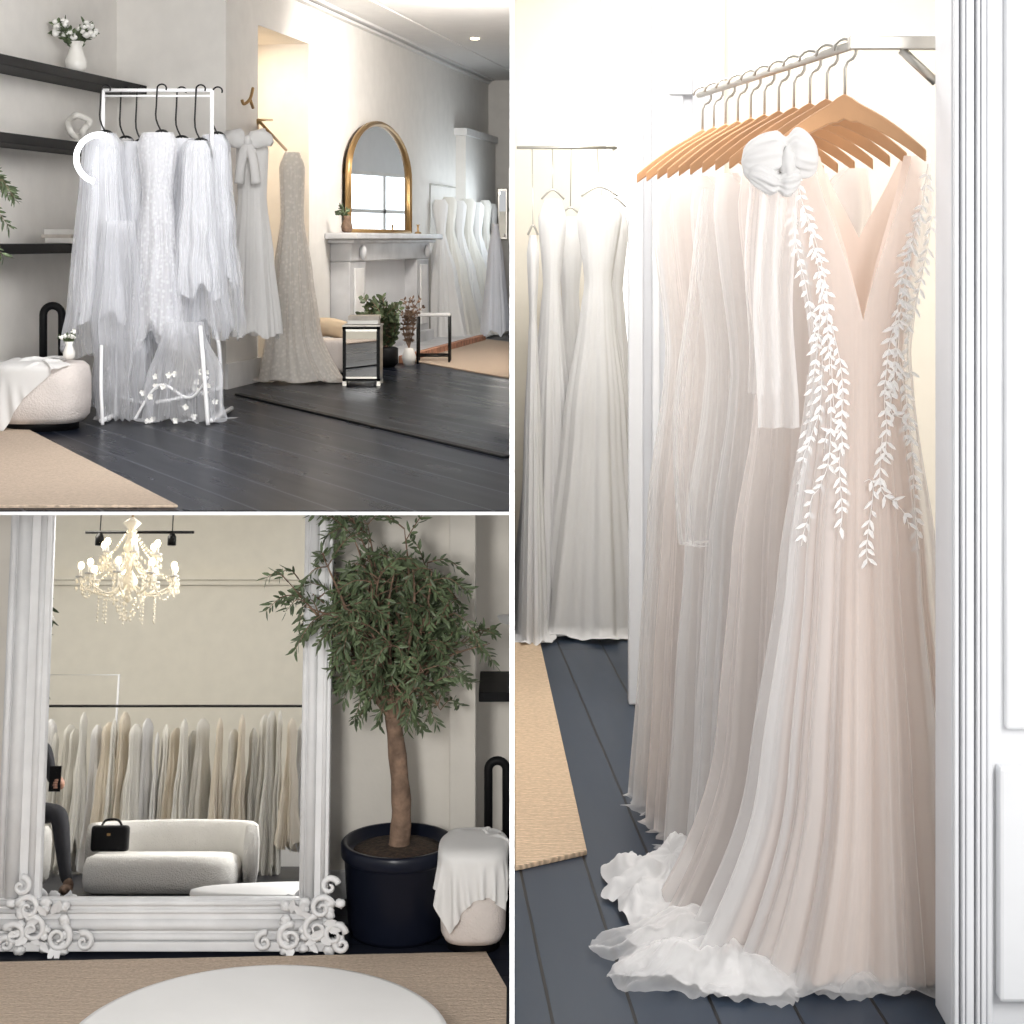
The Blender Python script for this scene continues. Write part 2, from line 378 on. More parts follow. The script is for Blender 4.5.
# ---------------------------------------------------------------- foliage
def foliage_parts(stems,ll,lw,step,rr,droop=.3):
    parts=[]
    for st in stems:
        acc=0
        for i in range(1,len(st)):
            acc+=(st[i]-st[i-1]).length
            d=(st[i]-st[i-1]).normalized()
            while acc>step:
                acc-=step
                a=d.cross(Vector((rr.uniform(-1,1),rr.uniform(-1,1),rr.uniform(-1,1)))).normalized()
                for sg in (1,-1):
                    ld=(d*.8+a*sg*.8+Vector((0,0,-droop*rr.random()))).normalized()
                    nr=ld.cross(Vector((rr.uniform(-1,1),rr.uniform(-1,1),rr.uniform(-1,1)))).normalized()
                    parts.append(leafshape(st[i],ld,nr,ll*rr.uniform(.7,1.2),lw))
    return parts
def olive_tree(name,base,potr,poth,zsplit,cc,cr,nb,seed,ll=.05,lw=.0065,trunk=.032,lim=None,twigs=7,step=.019,dr=.04,zlo=-.8):
    rr=random.Random(seed); g=group(name,base); x,y,z=base
    lathe('pot',base,[(potr*.86,0),(potr*.9,.02),(potr*.97,poth*.82),(potr*1.0,poth*.84),(potr*1.03,poth*.86),(potr*1.03,poth*.98),(potr,poth),(potr*.93,poth),(potr*.92,poth*.9)],M['pot'],g,48)
    lathe('mulch',(x,y,z+poth*.88),[(potr*.92,0),(potr*.6,.02),(.01,.03)],M['soil'],g,32)
    top=Vector((cc[0]*.25+x*.75,cc[1]*.25+y*.75,zsplit))
    tp=smoothpath([(x,y,z+poth*.85),(x+.012,y,z+(zsplit-z)*.6),top],8)
    tube('trunk',tp,[trunk*(1.25-.35*i/(len(tp)-1)+ .06*math.sin(i*1.7)) for i in range(len(tp))],M['bark'],g,14)
    br=[];st=[]
    for i in range(nb):
        for _ in range(50):
            q=Vector((rr.uniform(-1,1),rr.uniform(-1,1),rr.uniform(zlo,1)))
            if .45<q.length<1.05: break
        tgt=Vector((cc[0]+q.x*cr[0],cc[1]+q.y*cr[1],cc[2]+q.z*cr[2]))
        mid=top.lerp(tgt,.5)+Vector((rr.uniform(-.05,.05),rr.uniform(-.05,.05),.06+rr.random()*.06))
        s0=tp[-1-rr.randint(0,3)]
        P=smoothpath([s0,mid,tgt],8); br.append(tube_data(P,[trunk*.30*(1-.85*j/(len(P)-1)) for j in range(len(P))],6))
        for k in range(twigs):
            b=P[rr.randint(6,len(P)-1)]
            e=b+Vector((rr.uniform(-1,1)*.19,rr.uniform(-1,1)*.15,rr.uniform(-.9,1)*.15))
            if lim: e.y=min(e.y,lim[1]); e.z=min(e.z,lim[0]); e.y=max(e.y,lim[2]); e.x=min(e.x,lim[3])
            m2=b.lerp(e,.5)+Vector((0,0,dr)); S=smoothpath([b,m2,e+Vector((0,0,-dr))],6)
            if lim:
                for s in S: s.y=min(s.y,lim[1]); s.z=min(s.z,lim[0]); s.x=min(s.x,lim[3])
            br.append(tube_data(S,[.003*(1-.7*j/(len(S)-1)) for j in range(len(S))],4)); st.append(S)
    mesh('branches',*merge(br),M['bark'],g,True)
    mesh('leaves',*merge(foliage_parts(st,ll,lw,step,rr)),M['leaf'],g)
    return g

# ================================================================= HOUSE SHELL
box('wall_partition',-.0035,.0035,2.75,20,0,4.55,M['whiteR'])  # added divider; front end carried forward to stop lounge light spilling right
# ---- salon (upper left)
def A(s,n,z): # wall-aligned frame: s along wall, n out of wall
    return Vector((-2.07+.181*s+.9835*n, 9.9+.9835*s-.181*n, z))
def sA(px,n):
    u=(px-512)/F; return (u*(9.9-.181*n)+2.07-.9835*n)/(.181-u*.9835)
def abox(name,s0,s1,n0,n1,z0,z1,m,parent=None,bev=0):
    P=[A(s0,n0,z0),A(s1,n0,z0),A(s1,n1,z0),A(s0,n1,z0),A(s0,n0,z1),A(s1,n0,z1),A(s1,n1,z1),A(s0,n1,z1)]
    ob=mesh(name,*boxpts(P),m,parent)
    if bev: bevel(ob,bev)
    return ob
CZ=EYE+1.75
Y0=6.255
box('floor_slab_salon',-4.2,-.004,Y0,20,FA-.016,FA-.004,M['whiteR'])
box('floor_salon',-4.2,-.004,Y0,20,FA-.004,FA,M['floorA'])
box('ceiling_salon',-4.2,-.004,Y0,20,CZ,CZ+.05,M['ceil'])
s228=sA(226,0); s258=sA(258,0); s312=sA(309,0); sEnd=sA(486,0)
abox('wall_recess',-4,s228+.6,-.78,-.73,FA,CZ,M['wallA'])
abox('wall_pier',s228,s258,-.73,0,FA,CZ,M['wallA'])
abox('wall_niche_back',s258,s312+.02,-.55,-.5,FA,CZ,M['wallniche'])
abox('wall_niche_head',s258,s312,-.5,0,EYE+1.43,CZ,M['wallA'])
abox('wall_fireplace_side',s312,sEnd+1,-.5,0,FA,CZ,M['wallA'])
box('wall_back_salon',-.9,-.004,19.75,19.8,FA,CZ,M['wallA'])
for i,(dz,dn) in enumerate([(.0,.09),(.03,.05)]):
    abox('trim_cornice_%d'%i,s258,sEnd,0,dn,CZ-dz-.02,CZ-dz,M['ceil'])
abox('trim_ceiling_strip',sA(330,.45),sEnd,.42,.45,CZ-.010,CZ,M['ceil'])
abox('baseboard_salon',s312,sEnd,0,.02,FA,FA+.13,M['white'])
abox('baseboard_pier',s228-.02,s258+.02,0,.02,FA,FA+.16,M['white'])
abox('baseboard_recess',-4,s228,-.73,-.71,FA,FA+.14,M['white'])
abox('trim_far_pilaster',sA(456,0),sEnd,0,.10,FA,EYE+1.05,M['wallA'])
abox('trim_far_pilaster_cap',sA(454,0),sEnd,0,.13,EYE+1.05,EYE+1.12,M['white'])
# threshold strip on floor
a=Vector((-1.66,10.9)); b=Vector((-.02,7.75)); d=(b-a).normalized(); pn=Vector((-d.y,d.x))*.022
prism('trim_threshold',[a+pn,a-pn,b-pn,b+pn],FA,FA+.012,M['black'],bev=.004)
# rugs
def fpt(px,py,h,fl=0): dd=h*F/(py-240); return ((px-512)/F*dd,dd)
prism('jute_rug',[(-2.55,6.3),fpt(178,508,.94,0),fpt(22,428,.94,0),(-2.75,8.6)],FA,FA+.012,M['jute'],bev=.004)
prism('jute_rug',[fpt(408,361,.94,0),fpt(509,379,.94,0),fpt(509,343,.94,0),fpt(470,338,.94,0)],FA,FA+.012,M['jute'],bev=.004)
lathe('downlight',( (475-512)/F*15.6,15.6,CZ-.012),[(.035,0),(.035,.012)],M['bulb'],None,20)

# ---- shelves in recess
for i,(z,pe) in enumerate([(EYE+.97,147),(EYE+.563,120),(EYE-.02,120)]):
    abox('floating_shelf',-3.2,sA(pe,-.48),-.73,-.48,z-.055,z,M['black'],bev=.004)
def vase_flowers(name,c,s,flow=9,h=.16,m=None,white=True,foliage=True,seed=1):
    rr=random.Random(seed); g=group(name,c)
    lathe('vase',c,[(.03*s,0),(.05*s,.02*s),(.055*s,.06*s),(.035*s,.11*s),(.03*s,.13*s),(.04*s,h*s),(.034*s,h*s),(.026*s,.12*s)],m or M['ceramic'],g,24)
    fl=[];st=[]
    for i in range(flow):
        t=rr.uniform(0,6.28); r=rr.uniform(.02,.10)*s
        e=Vector((c[0]+r*math.cos(t),c[1]+r*math.sin(t),c[2]+(h+.02+rr.random()*.07)*s))
        S=smoothpath([(c[0],c[1],c[2]+.1*s),(c[0]+r*.3*math.cos(t),c[1]+r*.3*math.sin(t),c[2]+h*s),e],4); st.append(S)
        for k in range(6):
            q=Vector((rr.uniform(-1,1),rr.uniform(-1,1),rr.uniform(-1,1)))*.014*s
            fl.append(blob_data(e+q,(.014*s,.014*s,.012*s),7))
    mesh('blooms',*merge(fl),M['petal'] if white else M['leaf'],g,True)
    mesh('stems',*merge([tube_data(S,.002*s,4) for S in st]),M['leaf'],g)
    mesh('leaves',*merge(foliage_parts(st,.045*s,.010*s,.02*s,rr,0)),M['leaf'],g)
    return g
p=A(sA(76,-.56),-.56,EYE+.97); vase_flowers('flower_vase',p,1.15,14)
p=A(sA(78,-.56),-.56,EYE+.564); g=group('knot_ornament',p)
tube('knot',[(p.x+.055*math.cos(t)*(1+.25*math.sin(3*t)),p.y+.03*math.sin(3*t),p.z+.10+.062*math.sin(t)) for t in [i*6.283/40 for i in range(41)]],.019,M['ceramic'],g,10)
lathe('foot',p,[(.045,0),(.045,.015),(.02,.02)],M['ceramic'],g)
def books(name,p,n,w=.24,seed=0):
    rr=random.Random(seed); g=group(name,p); z=p.z+.001
    for i in range(n):
        h=rr.uniform(.018,.032); o=rr.uniform(-.012,.012)
        box('book_%d'%i,p.x-w/2+o,p.x+w/2+o,p.y-.09,p.y+.09,z,z+h,M['paper'] if i%2 else M['ceramic'],g,.003); z+=h
books('book_stack',A(sA(92,-.56),-.56,EYE+.563),2,.16,1); books('book_stack',A(sA(62,-.56),-.56,EYE-.02),3,.17,2)
olive_tree('potted_olive_tree',(-2.62,8.35,FA),.14,.3,FA+.75,(-2.52,8.35,FA+1.0),(.20,.25,.5),14,3,.05,.007,.02,twigs=5)

# ---- ottoman, arch stool
def ottoman(name,c,rx,ry,h,m,base=.05):
    g=group(name,c); v=[];f=[];N=48;pr=[(.86,base),(.97,base+.03),(1,base+h*.35),(1,base+h*.75),(.95,base+h*.93),(.85,base+h),(.4,base+h*1.01),(.01,base+h*1.01)]
    for r,z in pr:
        for k in range(N):
            t=2*math.pi*k/N; cs,sn=math.cos(t),math.sin(t)
            e=(abs(cs)**3.2+abs(sn)**3.2)**(-1/3.2); v.append((c[0]+rx*r*cs*e,c[1]+ry*r*sn*e,c[2]+z))
    for i in range(len(pr)-1):
        for k in range(N): f.append((i*N+k,i*N+(k+1)%N,(i+1)*N+(k+1)%N,(i+1)*N+k))
    f.append(tuple(range(N))[::-1]); mesh('cushion',v,f,m,g,True)
    lathe('plinth',c,[(min(rx,ry)*.8,0),(min(rx,ry)*.8,base+.02)],M['black'],g,32)
    return g
g=ottoman('boucle_ottoman',(-2.34,8.98,FA),.225,.22,.29,M['boucleA'],.04)
drape('draped_veil',(-2.34,8.98,FA+.335),.225,.22,-.08,-.06,.56,.56,M['satin'],g,5,zfloor=FA)
vase_flowers('flower_posy',(-2.19,8.90,FA+.35),.55,8,seed=8)
def arch_stool(name,c,w,h,r,m):
    g=group(name,c); pts=[(c[0]-w/2,c[1],c[2]+.02),(c[0]-w/2,c[1],c[2]+h-w/2)]
    pts+=[(c[0]-w/2*math.cos(t),c[1],c[2]+h-w/2+w/2*math.sin(t)) for t in [math.pi*i/12 for i in range(1,12)]]
    pts+=[(c[0]+w/2,c[1],c[2]+h-w/2),(c[0]+w/2,c[1],c[2]+.02)]
    tube('arch_back',pts,r,m,g,14)
    box('seat',c[0]-w*.55,c[0]+w*.55,c[1]-.02,c[1]+.08,c[2]+h*.42,c[2]+h*.50,m,g,.012)
    box('foot',c[0]-w*.6,c[0]+w*.6,c[1]-.03,c[1]+.08,c[2],c[2]+.03,m,g,.01)
arch_stool('arch_chair',(-2.45,9.6,FA),.10,.59,.021,M['black'])

# ---- white rack with gowns
g=group('garment_rack',(-1.87,9.5,FA))
xl=W(103,0,9.5).x; xr=W(212,0,9.5).x; zt=EYE+.79
tube('left_post',smoothpath([(xl+.07,9.5,FA+.02),(xl+.05,9.5,FA+.35),(xl,9.5,FA+.6),(xl,9.5,zt)],6),.011,M['wmetal'],g)
tube('right_post',smoothpath([(xr+.05,9.5,FA+.02),(xr+.04,9.5,FA+.35),(xr,9.5,FA+.65),(xr,9.5,zt)],6),.011,M['wmetal'],g)
tube('top_bar',[(xl,9.5,zt),(xr,9.5,zt)],.010,M['wmetal'],g)
tube('upper_bar',[(xl,9.5,zt-.03),(xr,9.5,zt-.03)],.006,M['wmetal'],g)
for x in (xl+.07,xr+.05):
    tube('foot',[(x,9.15,FA+.02),(x,9.85,FA+.02)],.012,M['wmetal'],g)
tube('base_bar',smoothpath([(xl+.07,9.5,FA+.12),(-1.85,9.3,FA+.10),(xr+.05,9.5,FA+.16)],8),.010,M['wmetal'],g)
tube('curved_brace',smoothpath([(-1.93,9.2,FA+.02),(-1.8,9.18,FA+.2),(xr-.05,9.12,FA+.14),(xr+.05,9.08,FA+.25)],8),.007,M['wmetal'],g)
tube('front_leg',smoothpath([(xr+.055,9.05,FA+.01),(xr+.035,9.06,FA+.25),(xr-.01,9.2,FA+.5)],8),.011,M['wmetal'],g)
tube('front_leg_left',smoothpath([(xl+.10,9.05,FA+.01),(xl+.09,9.06,FA+.2),(xl+.06,9.2,FA+.4)],8),.009,M['wmetal'],g)
tube('ring_lamp',[(W(100,0,9.25).x+.122*math.cos(t),9.25,EYE+.42+.122*math.sin(t)) for t in [math.pi*(.42+1.0*i/48) for i in range(49)]],.015,M['neon'],None,10)
def wire_hanger(x,y,rz,zn,hw=.17,m=None):
    g=group('black_hanger',(x,y,zn))
    pts=[(x-hw,y,zn-.09),(x-.03,y,zn),(x+.03,y,zn),(x+hw,y,zn-.09)]
    tube('arms',smoothpath(pts,5),.007,M['bmetal'],g,6)
    hp=[(x,y,zn),(x-.03,y,zn+.07),(x-.028,y,rz-.08)]+[(x-.024*math.cos(t),y,rz+.0+.022*math.sin(t)) for t in [0,.6,1.2,1.8,2.4,3.0,3.6]]
    tube('hook',smoothpath(hp,3),.0048,M['bmetal'],g,6)
TUL=[(0,.06,.03,.03),(.05,.09,.05,.08),(.25,.10,.07,.13),(.5,.12,.09,.17),(.8,.145,.12,.20),(1,.165,.14,.22)]
SLIM=[(0,.07,.03,.02),(.05,.09,.045,.03),(.28,.065,.06,.06),(.5,.09,.08,.13),(.8,.11,.11,.18),(1,.13,.13,.22)]
specs=[(102,9.42,350,'tulleA','satinA',TUL,1.0,.85),(122,9.58,400,'tulleA',None,TUL,.8,1),(138,9.5,378,'tulleA','satinA',SLIM,1.0,.88),(158,9.38,345,'lace2','satinA',SLIM,1,.95),(178,9.55,350,'tulleA','satinA',SLIM,1.1,.92),(197,9.42,328,'tulleA','satinA',TUL,.85,.8),(214,9.55,328,'tulleA','satinA',TUL,.8,.75)]
for i,(px,y,hy,o,inn,pr,sx,lt) in enumerate(specs):
    x=W(px,0,y).x; zh=max(EYE+(240-hy)/F*y,FA+.01)
    gown('wedding_gown',(x,y),EYE+.56-.02*(i%3),zh,pr,M[o],M[inn] if inn else None,k=9+i%3,seed=i+1,hemj=.08,sx=sx*1.15,N=130,R=36,crumple=.018,lt=lt)
    wire_hanger(x+.02,y,zt+.0,EYE+.56-.02*(i%3),.06)
gown('tulle_veil',(W(118,0,9.3).x,9.3),EYE+.1,FA+.008,[(0,.08,.03,.08),(.5,.12,.07,.16),(1,.10,.09,.22)],M['tulleA'],None,k=11,seed=31,hemj=.02,N=110,R=30,crumple=.02,floor=FA)
g,sf=gown('floral_veil',(W(184,0,9.25).x,9.25),EYE-.42,FA-.02,[(0,.09,.05,.1),(.5,.15,.1,.2),(1,.19,.13,.25)],M['tulleA'],None,k=9,seed=33,hemj=.05,N=110,R=30,crumple=.035,floor=FA)
parts=[];rr=random.Random(5)
for i in range(20):
    P=sf(rr.uniform(math.pi*1.02,math.pi*1.98),rr.uniform(.45,.98),1.03)
    for k in range(5):
        t=k*1.257+rr.random(); parts.append(leafshape(P,Vector((math.cos(t),-.15,math.sin(t))),Vector((0,-1,0)),.018,.008))
mesh('fabric_flowers',*merge(parts),M['petal'],g)
# gowns by pier
SH=[(0,.06,.04,0),(.05,.10,.05,.02),(.3,.085,.06,.05),(.6,.12,.09,.10),(1,.165,.12,.14)]
x=W(252,0,11).x
g,sf=gown('satin_bow_gown',(x,11.0),EYE+.62,EYE-.58,SH,M['satin'],None,k=9,seed=41,hemj=.03,N=110)
def bow(parent,c,s,m):
    P=[]
    for sg in (-1,1):
        P.append(blob_data((c[0]+sg*.075*s,c[1],c[2]+.015*s),(.075*s,.03*s,.055*s),14,.5,sg))
        P.append(tube_data(smoothpath([(c[0],c[1]-.01,c[2]),(c[0]+sg*.035*s,c[1]-.02,c[2]-.12*s),(c[0]+sg*.05*s,c[1]-.02,c[2]-.26*s)],5),[.012*s]*2+[.03*s]*9,8))
    P.append(blob_data((c[0],c[1]-.015,c[2]),(.025*s,.03*s,.035*s),10))
    mesh('bow',*merge(P),m,parent,True)
bow(g,(x-.01,10.9,EYE+.60),1.0,M['satin'])
x=W(292,0,11.9).x
gown('lace_gown',(x,11.9),EYE+.58,FA-.04,[(0,.05,.04,0),(.06,.085,.05,.02),(.28,.075,.06,.05),(.5,.12,.1,.13),(.75,.16,.12,.18),(1,.21,.15,.22)],M['laceA'],M['ivory2'],k=8,seed=43,floor=FA,train=(.16,-.05,1,-.3),N=130)
g=group('wall_gown_rail',(W(262,0,11.6).x,11.5,EYE+.74))
tube('rail',[W(258,120,11.2),W(286,150,12.6)],.010,M['gold'],g)
tube('rail_arm',[W(258,120,11.2),W(272,120,12.2)],.008,M['gold'],g)
tube('rail_bracket',[W(258,120,11.2),Vector((W(256,120,11.9).x,12.0,W(258,120,11.2).z))],.009,M['gold'],g)
g=group('brass_wall_hook',W(248,100,11.45)); tube('hook',smoothpath([W(253,88,11.5),W(250,99,11.45),W(244,104,11.42),W(242,100,11.40)],5),.010,M['gold'],g); tube('peg',[W(250,99,11.45),W(253,108,11.5)],.010,M['gold'],g)

# ---- fireplace
s0=sA(337,.1); s1=sA(426,.1); zm=EYE+.055
g=group('marble_fireplace',A((s0+s1)/2,.1,FA))
abox('mantel_shelf',s0,s1,0,.26,zm-.05,zm,M['marble'],g,.012)
abox('frieze',s0+.15,s1-.15,0,.17,zm-.22,zm-.05,M['marble'],g,.01)
abox('frieze_moulding',s0+.08,s1-.08,0,.21,zm-.08,zm-.05,M['marble'],g,.008)
for nm,q0,q1 in (('jamb_near',s0+.15,s0+.60),('jamb_far',s1-.6,s1-.15)):
    abox(nm,q0,q1,0,.16,FA,zm-.22,M['marble'],g,.01)
    abox(nm+'_plinth',q0-.04,q1+.04,0,.20,FA,FA+.14,M['marble'],g,.01)
    abox(nm+'_panel',q0+.1,q1-.1,.16,.175,FA+.2,zm-.27,M['white'],g,.006)
    P=A((q0+q1)/2,.2,zm-.15); blobd=blob_data(P,(.03,.03,.06),10); mesh(nm+'_corbel',*blobd,M['marble'],g,True)
abox('firebox_panel',s0+.6,s1-.6,.0,.05,FA,zm-.22,M['whiteR'],g)
abox('hearth_slab',s0+.3,s1+.5,.16,.50,FA,FA+.05,M['marble'],g,.008)
for i in range(9):
    q=s0+.3+(s1+.2-s0)*i/9; abox('hearth_brick_%d'%i,q,q+(s1+.2-s0)/9-.03,.50,.56,FA,FA+.06,M['brick'],g,.006)
# arched mirror
m0=sA(348,.05); m1=sA(409,.05); zb=zm+.01; zh=EYE+.52; zt2=EYE+.96
mc=(m0+m1)/2; hw=(m1-m0)/2
out=[(m0,zb),(m0,zh)]+[(mc-hw*math.cos(t),zh+(zt2-zh)*math.sin(t)) for t in [math.pi*i/24 for i in range(1,24)]]+[(m1,zh),(m1,zb)]
g=group('arched_gold_mirror',A(mc,.05,zb))
v=[A(a_,.045,b_) for a_,b_ in out]; mesh('glass',v,[tuple(range(len(v)))[::-1]],M['mirror'],g)
v2=[A(a_,.0,b_) for a_,b_ in out]; mesh('backing',v2,[tuple(range(len(v)))],M['gold'],g)
pts=[A(a_,.05,b_) for a_,b_ in out]; tube('frame',pts+[pts[0]],.024,M['gold'],g,10)
tube('frame_bead',[A(a_,.07,b_) for a_,b_ in out],.009,M['gold'],g,8)
P=A(sA(347,.16),.16,zm); vase_flowers('bud_vase',P,.8,4,m=M['bark'],white=False,seed=4)
P=A(sA(418,.16),.16,zm); lathe('candle_holder',P,[(.03,0),(.03,.01),(.008,.02),(.008,.07),(.02,.08)],M['gold'])
# window in partition (seen in the gold mirror)
g=group('window_1',(-.02,17.4,EYE+.4))
box('pane',-.010,-.006,16.5,18.5,EYE-.05,EYE+.62,M['day'],g)
for z in (EYE-.07,EYE+.26,EYE+.62): box('rail',-.03,-.008,16.45,18.55,z,z+.035,M['white'],g)
for y in (16.45,17.3,18.5): box('stile',-.03,-.008,y,y+.06,EYE-.07,EYE+.62,M['white'],g)
# armchair
c=A(sA(326,.38),.38,FA); g=group('beige_armchair',c)
ch=ottoman('seat_tmp',(c.x+.02,c.y,FA),.15,.16,.22,M['boucleA'],.05)
for o in list(ch.children):
    o.parent=g; o.matrix_parent_inverse=Matrix.Translation(-Vector(g.location)); o.name='seat' if 'cush' in o.name else 'plinth'
bpy.data.objects.remove(ch)
tube('backrest',smoothpath([(c.x-.17,c.y-.12,FA+.30),(c.x-.17,c.y+.12,FA+.33),(c.x,c.y+.2,FA+.34),(c.x+.13,c.y+.14,FA+.31)],6),.065,M['beige'],g,14)
# mirrored cube table
c=A(sA(363,.75),.75,FA); g=group('mirrored_side_table',c)
box('carcass',c.x-.12,c.x+.12,c.y-.13,c.y+.13,FA+.03,FA+.38,M['steel'],g,.006)
box('mirror_front',c.x-.10,c.x+.10,c.y-.137,c.y-.131,FA+.06,FA+.35,M['mirror'],g,.002)
box('mirror_top',c.x-.125,c.x+.125,c.y-.14,c.y+.14,FA+.38,FA+.392,M['steel'],g,.004)
for z in (FA+.035,FA+.365): box('black_edge',c.x-.122,c.x+.122,c.y-.14,c.y-.13,z,z+.012,M['black'],g)
for dx in(-.11,.11):
    box('black_stile',c.x+dx-.010,c.x+dx+.010,c.y-.14,c.y-.13,FA+.03,FA+.38,M['black'],g)
    for dy in(-.11,.11): box('foot',c.x+dx-.012,c.x+dx+.012,c.y+dy-.012,c.y+dy+.012,FA,FA+.03,M['steel'],g)
books('magazine_stack',Vector((c.x,c.y,FA+.393)),2,.2,5)
# eucalyptus plant
c=A(sA(386,.5),.5,FA); rr=random.Random(3); g=group('eucalyptus_plant',c)
lathe('basket',c,[(.06,0),(.09,.03),(.09,.14),(.07,.15),(.06,.10)],M['black'],g,24)
st=[smoothpath([(c.x,c.y,FA+.12),(c.x+rr.uniform(-.07,.07),c.y+rr.uniform(-.07,.07),FA+.3),(c.x+rr.uniform(-.19,.10),c.y+rr.uniform(-.15,.15),FA+rr.uniform(.3,.52))],6) for i in range(34)]
mesh('stems',*merge([tube_data(S,.003,4) for S in st]),M['bark'],g); mesh('leaves',*merge(foliage_parts(st,.05,.018,.03,rr,.2)),M['leaf'],g)
c=A(sA(409,.62),.62,FA+.0); g=group('dried_flower_vase',c)
lathe('vase',c,[(.04,0),(.055,.06),(.035,.12),(.03,.13)],M['ceramic'],g,20)
st=[smoothpath([(c.x,c.y,FA+.12),(c.x+rr.uniform(-.05,.05),c.y,FA+.3),(c.x+rr.uniform(-.06,.1),c.y+rr.uniform(-.1,.1),FA+rr.uniform(.35,.5))],5) for i in range(16)]
mesh('stems',*merge([tube_data(S,.003,4) for S in st]+foliage_parts(st,.03,.01,.03,rr)),M['bark'],g)
# wire stool
c=A(sA(434,.75),.75,FA); g=group('metal_side_stool',c)
box('top',c.x-.13,c.x+.13,c.y-.12,c.y+.12,FA+.36,FA+.38,M['marble'],g,.005)
for dx in(-.12,.12):
    for dy in(-.11,.11): tube('leg',[(c.x+dx,c.y+dy,FA),(c.x+dx,c.y+dy,FA+.36)],.009,M['bmetal'],g,8)
for dy in(-.11,.11): tube('stretcher',[(c.x-.12,c.y+dy,FA+.06),(c.x+.12,c.y+dy,FA+.06)],.007,M['bmetal'],g,8)
# far gown rail: full skirted gowns
g=group('gown_rail',(-.45,17.8,FA)); q0=W(430,184,16.6); q1=W(472,190,19.2)
tube('rail',[q0,q1],.007,M['steel'],g); tube('post',[(q0.x,q0.y,FA),q0],.006,M['steel'],g); tube('post_far',[(q1.x,q1.y,FA),q1],.006,M['steel'],g)
for i,(px,y,wd) in enumerate([(440,16.9,1.0),(449,17.1,1.0),(458,17.4,1.1),(467,17.8,1.15),(476,18.2,1.1),(485,18.6,.9),(493,18.9,.6)]):
    gown('bridal_gown',(W(px,0,y).x,y),EYE+.38+.03*(i%2),FA-.02,[(0,.05,.03,0),(.03,.075,.05,.02),(.24,.042,.05,.03),(.30,.06,.07,.08),(.5,.13,.12,.16),(1,.23,.24,.22)],M['ivory2'] if i%2 else M['satin'],None,k=8,seed=60+i,floor=FA,N=100,R=30,sx=wd,lean=(.04,-.1))
g=group('silver_wall_frame',(-.17,19.7,EYE)); q=W(497,188,19.7); q2=W(509,240,19.7)
box('frame_panel',q.x,q2.x-.012,19.70,19.74,q2.z,q.z,M['steel'],g,.01); box('frame_glass',q.x+.025,q2.x-.035,19.69,19.70,q2.z+.03,q.z-.03,M['mirror'],g)
gown('tulle_gown',(-.105,11.4),EYE+.10,FA+.36,[(0,.02,.05,0),(.3,.05,.08,.05),(1,.092,.2,.08)],M['satinA'],None,k=9,seed=77,N=90)

# ================================================================= LOUNGE (lower left)
ZT=FA-.016
box('floor_lounge',-5.5,-.004,-1.2,8.2,-.06,0,M['floorB'])
box('wall_back_lounge',-4,W(476,0,7.55).x,7.55,7.60,0,ZT,M['wallB'])
box('wall_recess_lounge',-.4,-.004,8.0,8.05,0,ZT,M['wallB'])
xw=W(476,0,7.55).x
box('trim_pilaster_lounge',xw-.11,xw,7.50,7.56,0,ZT,M['wallB'],None,.006)
box('trim_dado_lounge',W(400,0,7.55).x,xw-.11,7.538,7.55,.84,.865,M['wallB'],None,.004)
box('baseboard_lounge',-4,xw-.11,7.53,7.55,0,.12,M['frameB'],None,.004)
z=EYE+(240-685)/F*7.75; box('floating_shelf',xw+.01,-.006,7.62,8.0,z-.04,z,M['black'],None,.003)
prism('jute_rug',[(-3,4.0),(-.02,4.0),(-.02,6.62),(-.10,6.95),(-3.0,6.80)],0,.012,M['jute'])
g=group('round_coffee_table',(-.83,5.82,0))
lathe('table_top',(-.825,5.82,.125),[(.60,0),(.625,.006),(.63,.022),(.625,.040),(.60,.046),(.01,.046)],M['marbleW'],g,96)
lathe('pedestal',(-.825,5.82,.012),[(.30,0),(.30,.02),(.22,.05),(.22,.114)],M['marbleW'],g,48)
# leaning mirror
def T(x,h,o): # x, height along glass, outward
    return Vector((x,7.0+h*math.sin(TH)-o*math.cos(TH),h*math.cos(TH)+o*math.sin(TH)))
def tbox(name,x0,x1,h0,h1,o0,o1,m,parent,bev=0):
    P=[T(x0,h0,o1),T(x1,h0,o1),T(x1,h0,o0),T(x0,h0,o0),T(x0,h1,o1),T(x1,h1,o1),T(x1,h1,o0),T(x0,h1,o0)]
    ob=mesh(name,*boxpts(P),m,parent,smooth=False)
    if bev: bevel(ob,bev,3)
    return ob
XL0,XL1,XR0,XR1=-2.01,-1.84,-.830,-.716
HB=.195; HT=1.79
g=group('ornate_floor_mirror',(-1.33,7.0,0))
tbox('glass',XL1-.01,XR0+.01,HB-.01,HT-.02,-.012,0,M['mirror'],g)
tbox('backboard',XL0+.03,XR1-.02,.02,HT,-.05,-.013,M['frameB'],g)
for nm,x0,x1 in(('left',XL0,XL1),('right',XR0,XR1)):
    tbox('stile_'+nm,x0,x1,.02,HT,-.03,.025,M['frameB'],g,.006)
    w=x1-x0
    for i,(a_,r) in enumerate([(.10,.012),(.36,.024),(.80,.012)]):
        tube('reed_%s_%d'%(nm,i),[T(x0+w*a_,.2,.022),T(x0+w*a_,HT-.01,.022)],r*w/.14,M['frameB'],g,12)
tbox('bottom_rail',XL0,XR1,.03,HB,-.03,.03,M['frameB'],g,.008)
for i,(h,r) in enumerate([(.055,.014),(.10,.022),(.15,.010),(.180,.012)]):
    tube('bottom_reed_%d'%i,[T(XL0+.02,h,.03),T(XR1-.02,h,.03)],r,M['frameB'],g,10)
tbox('plinth',XL0-.02,XR1+.02,0.004,.04,-.04,.055,M['frameB'],g,.006)
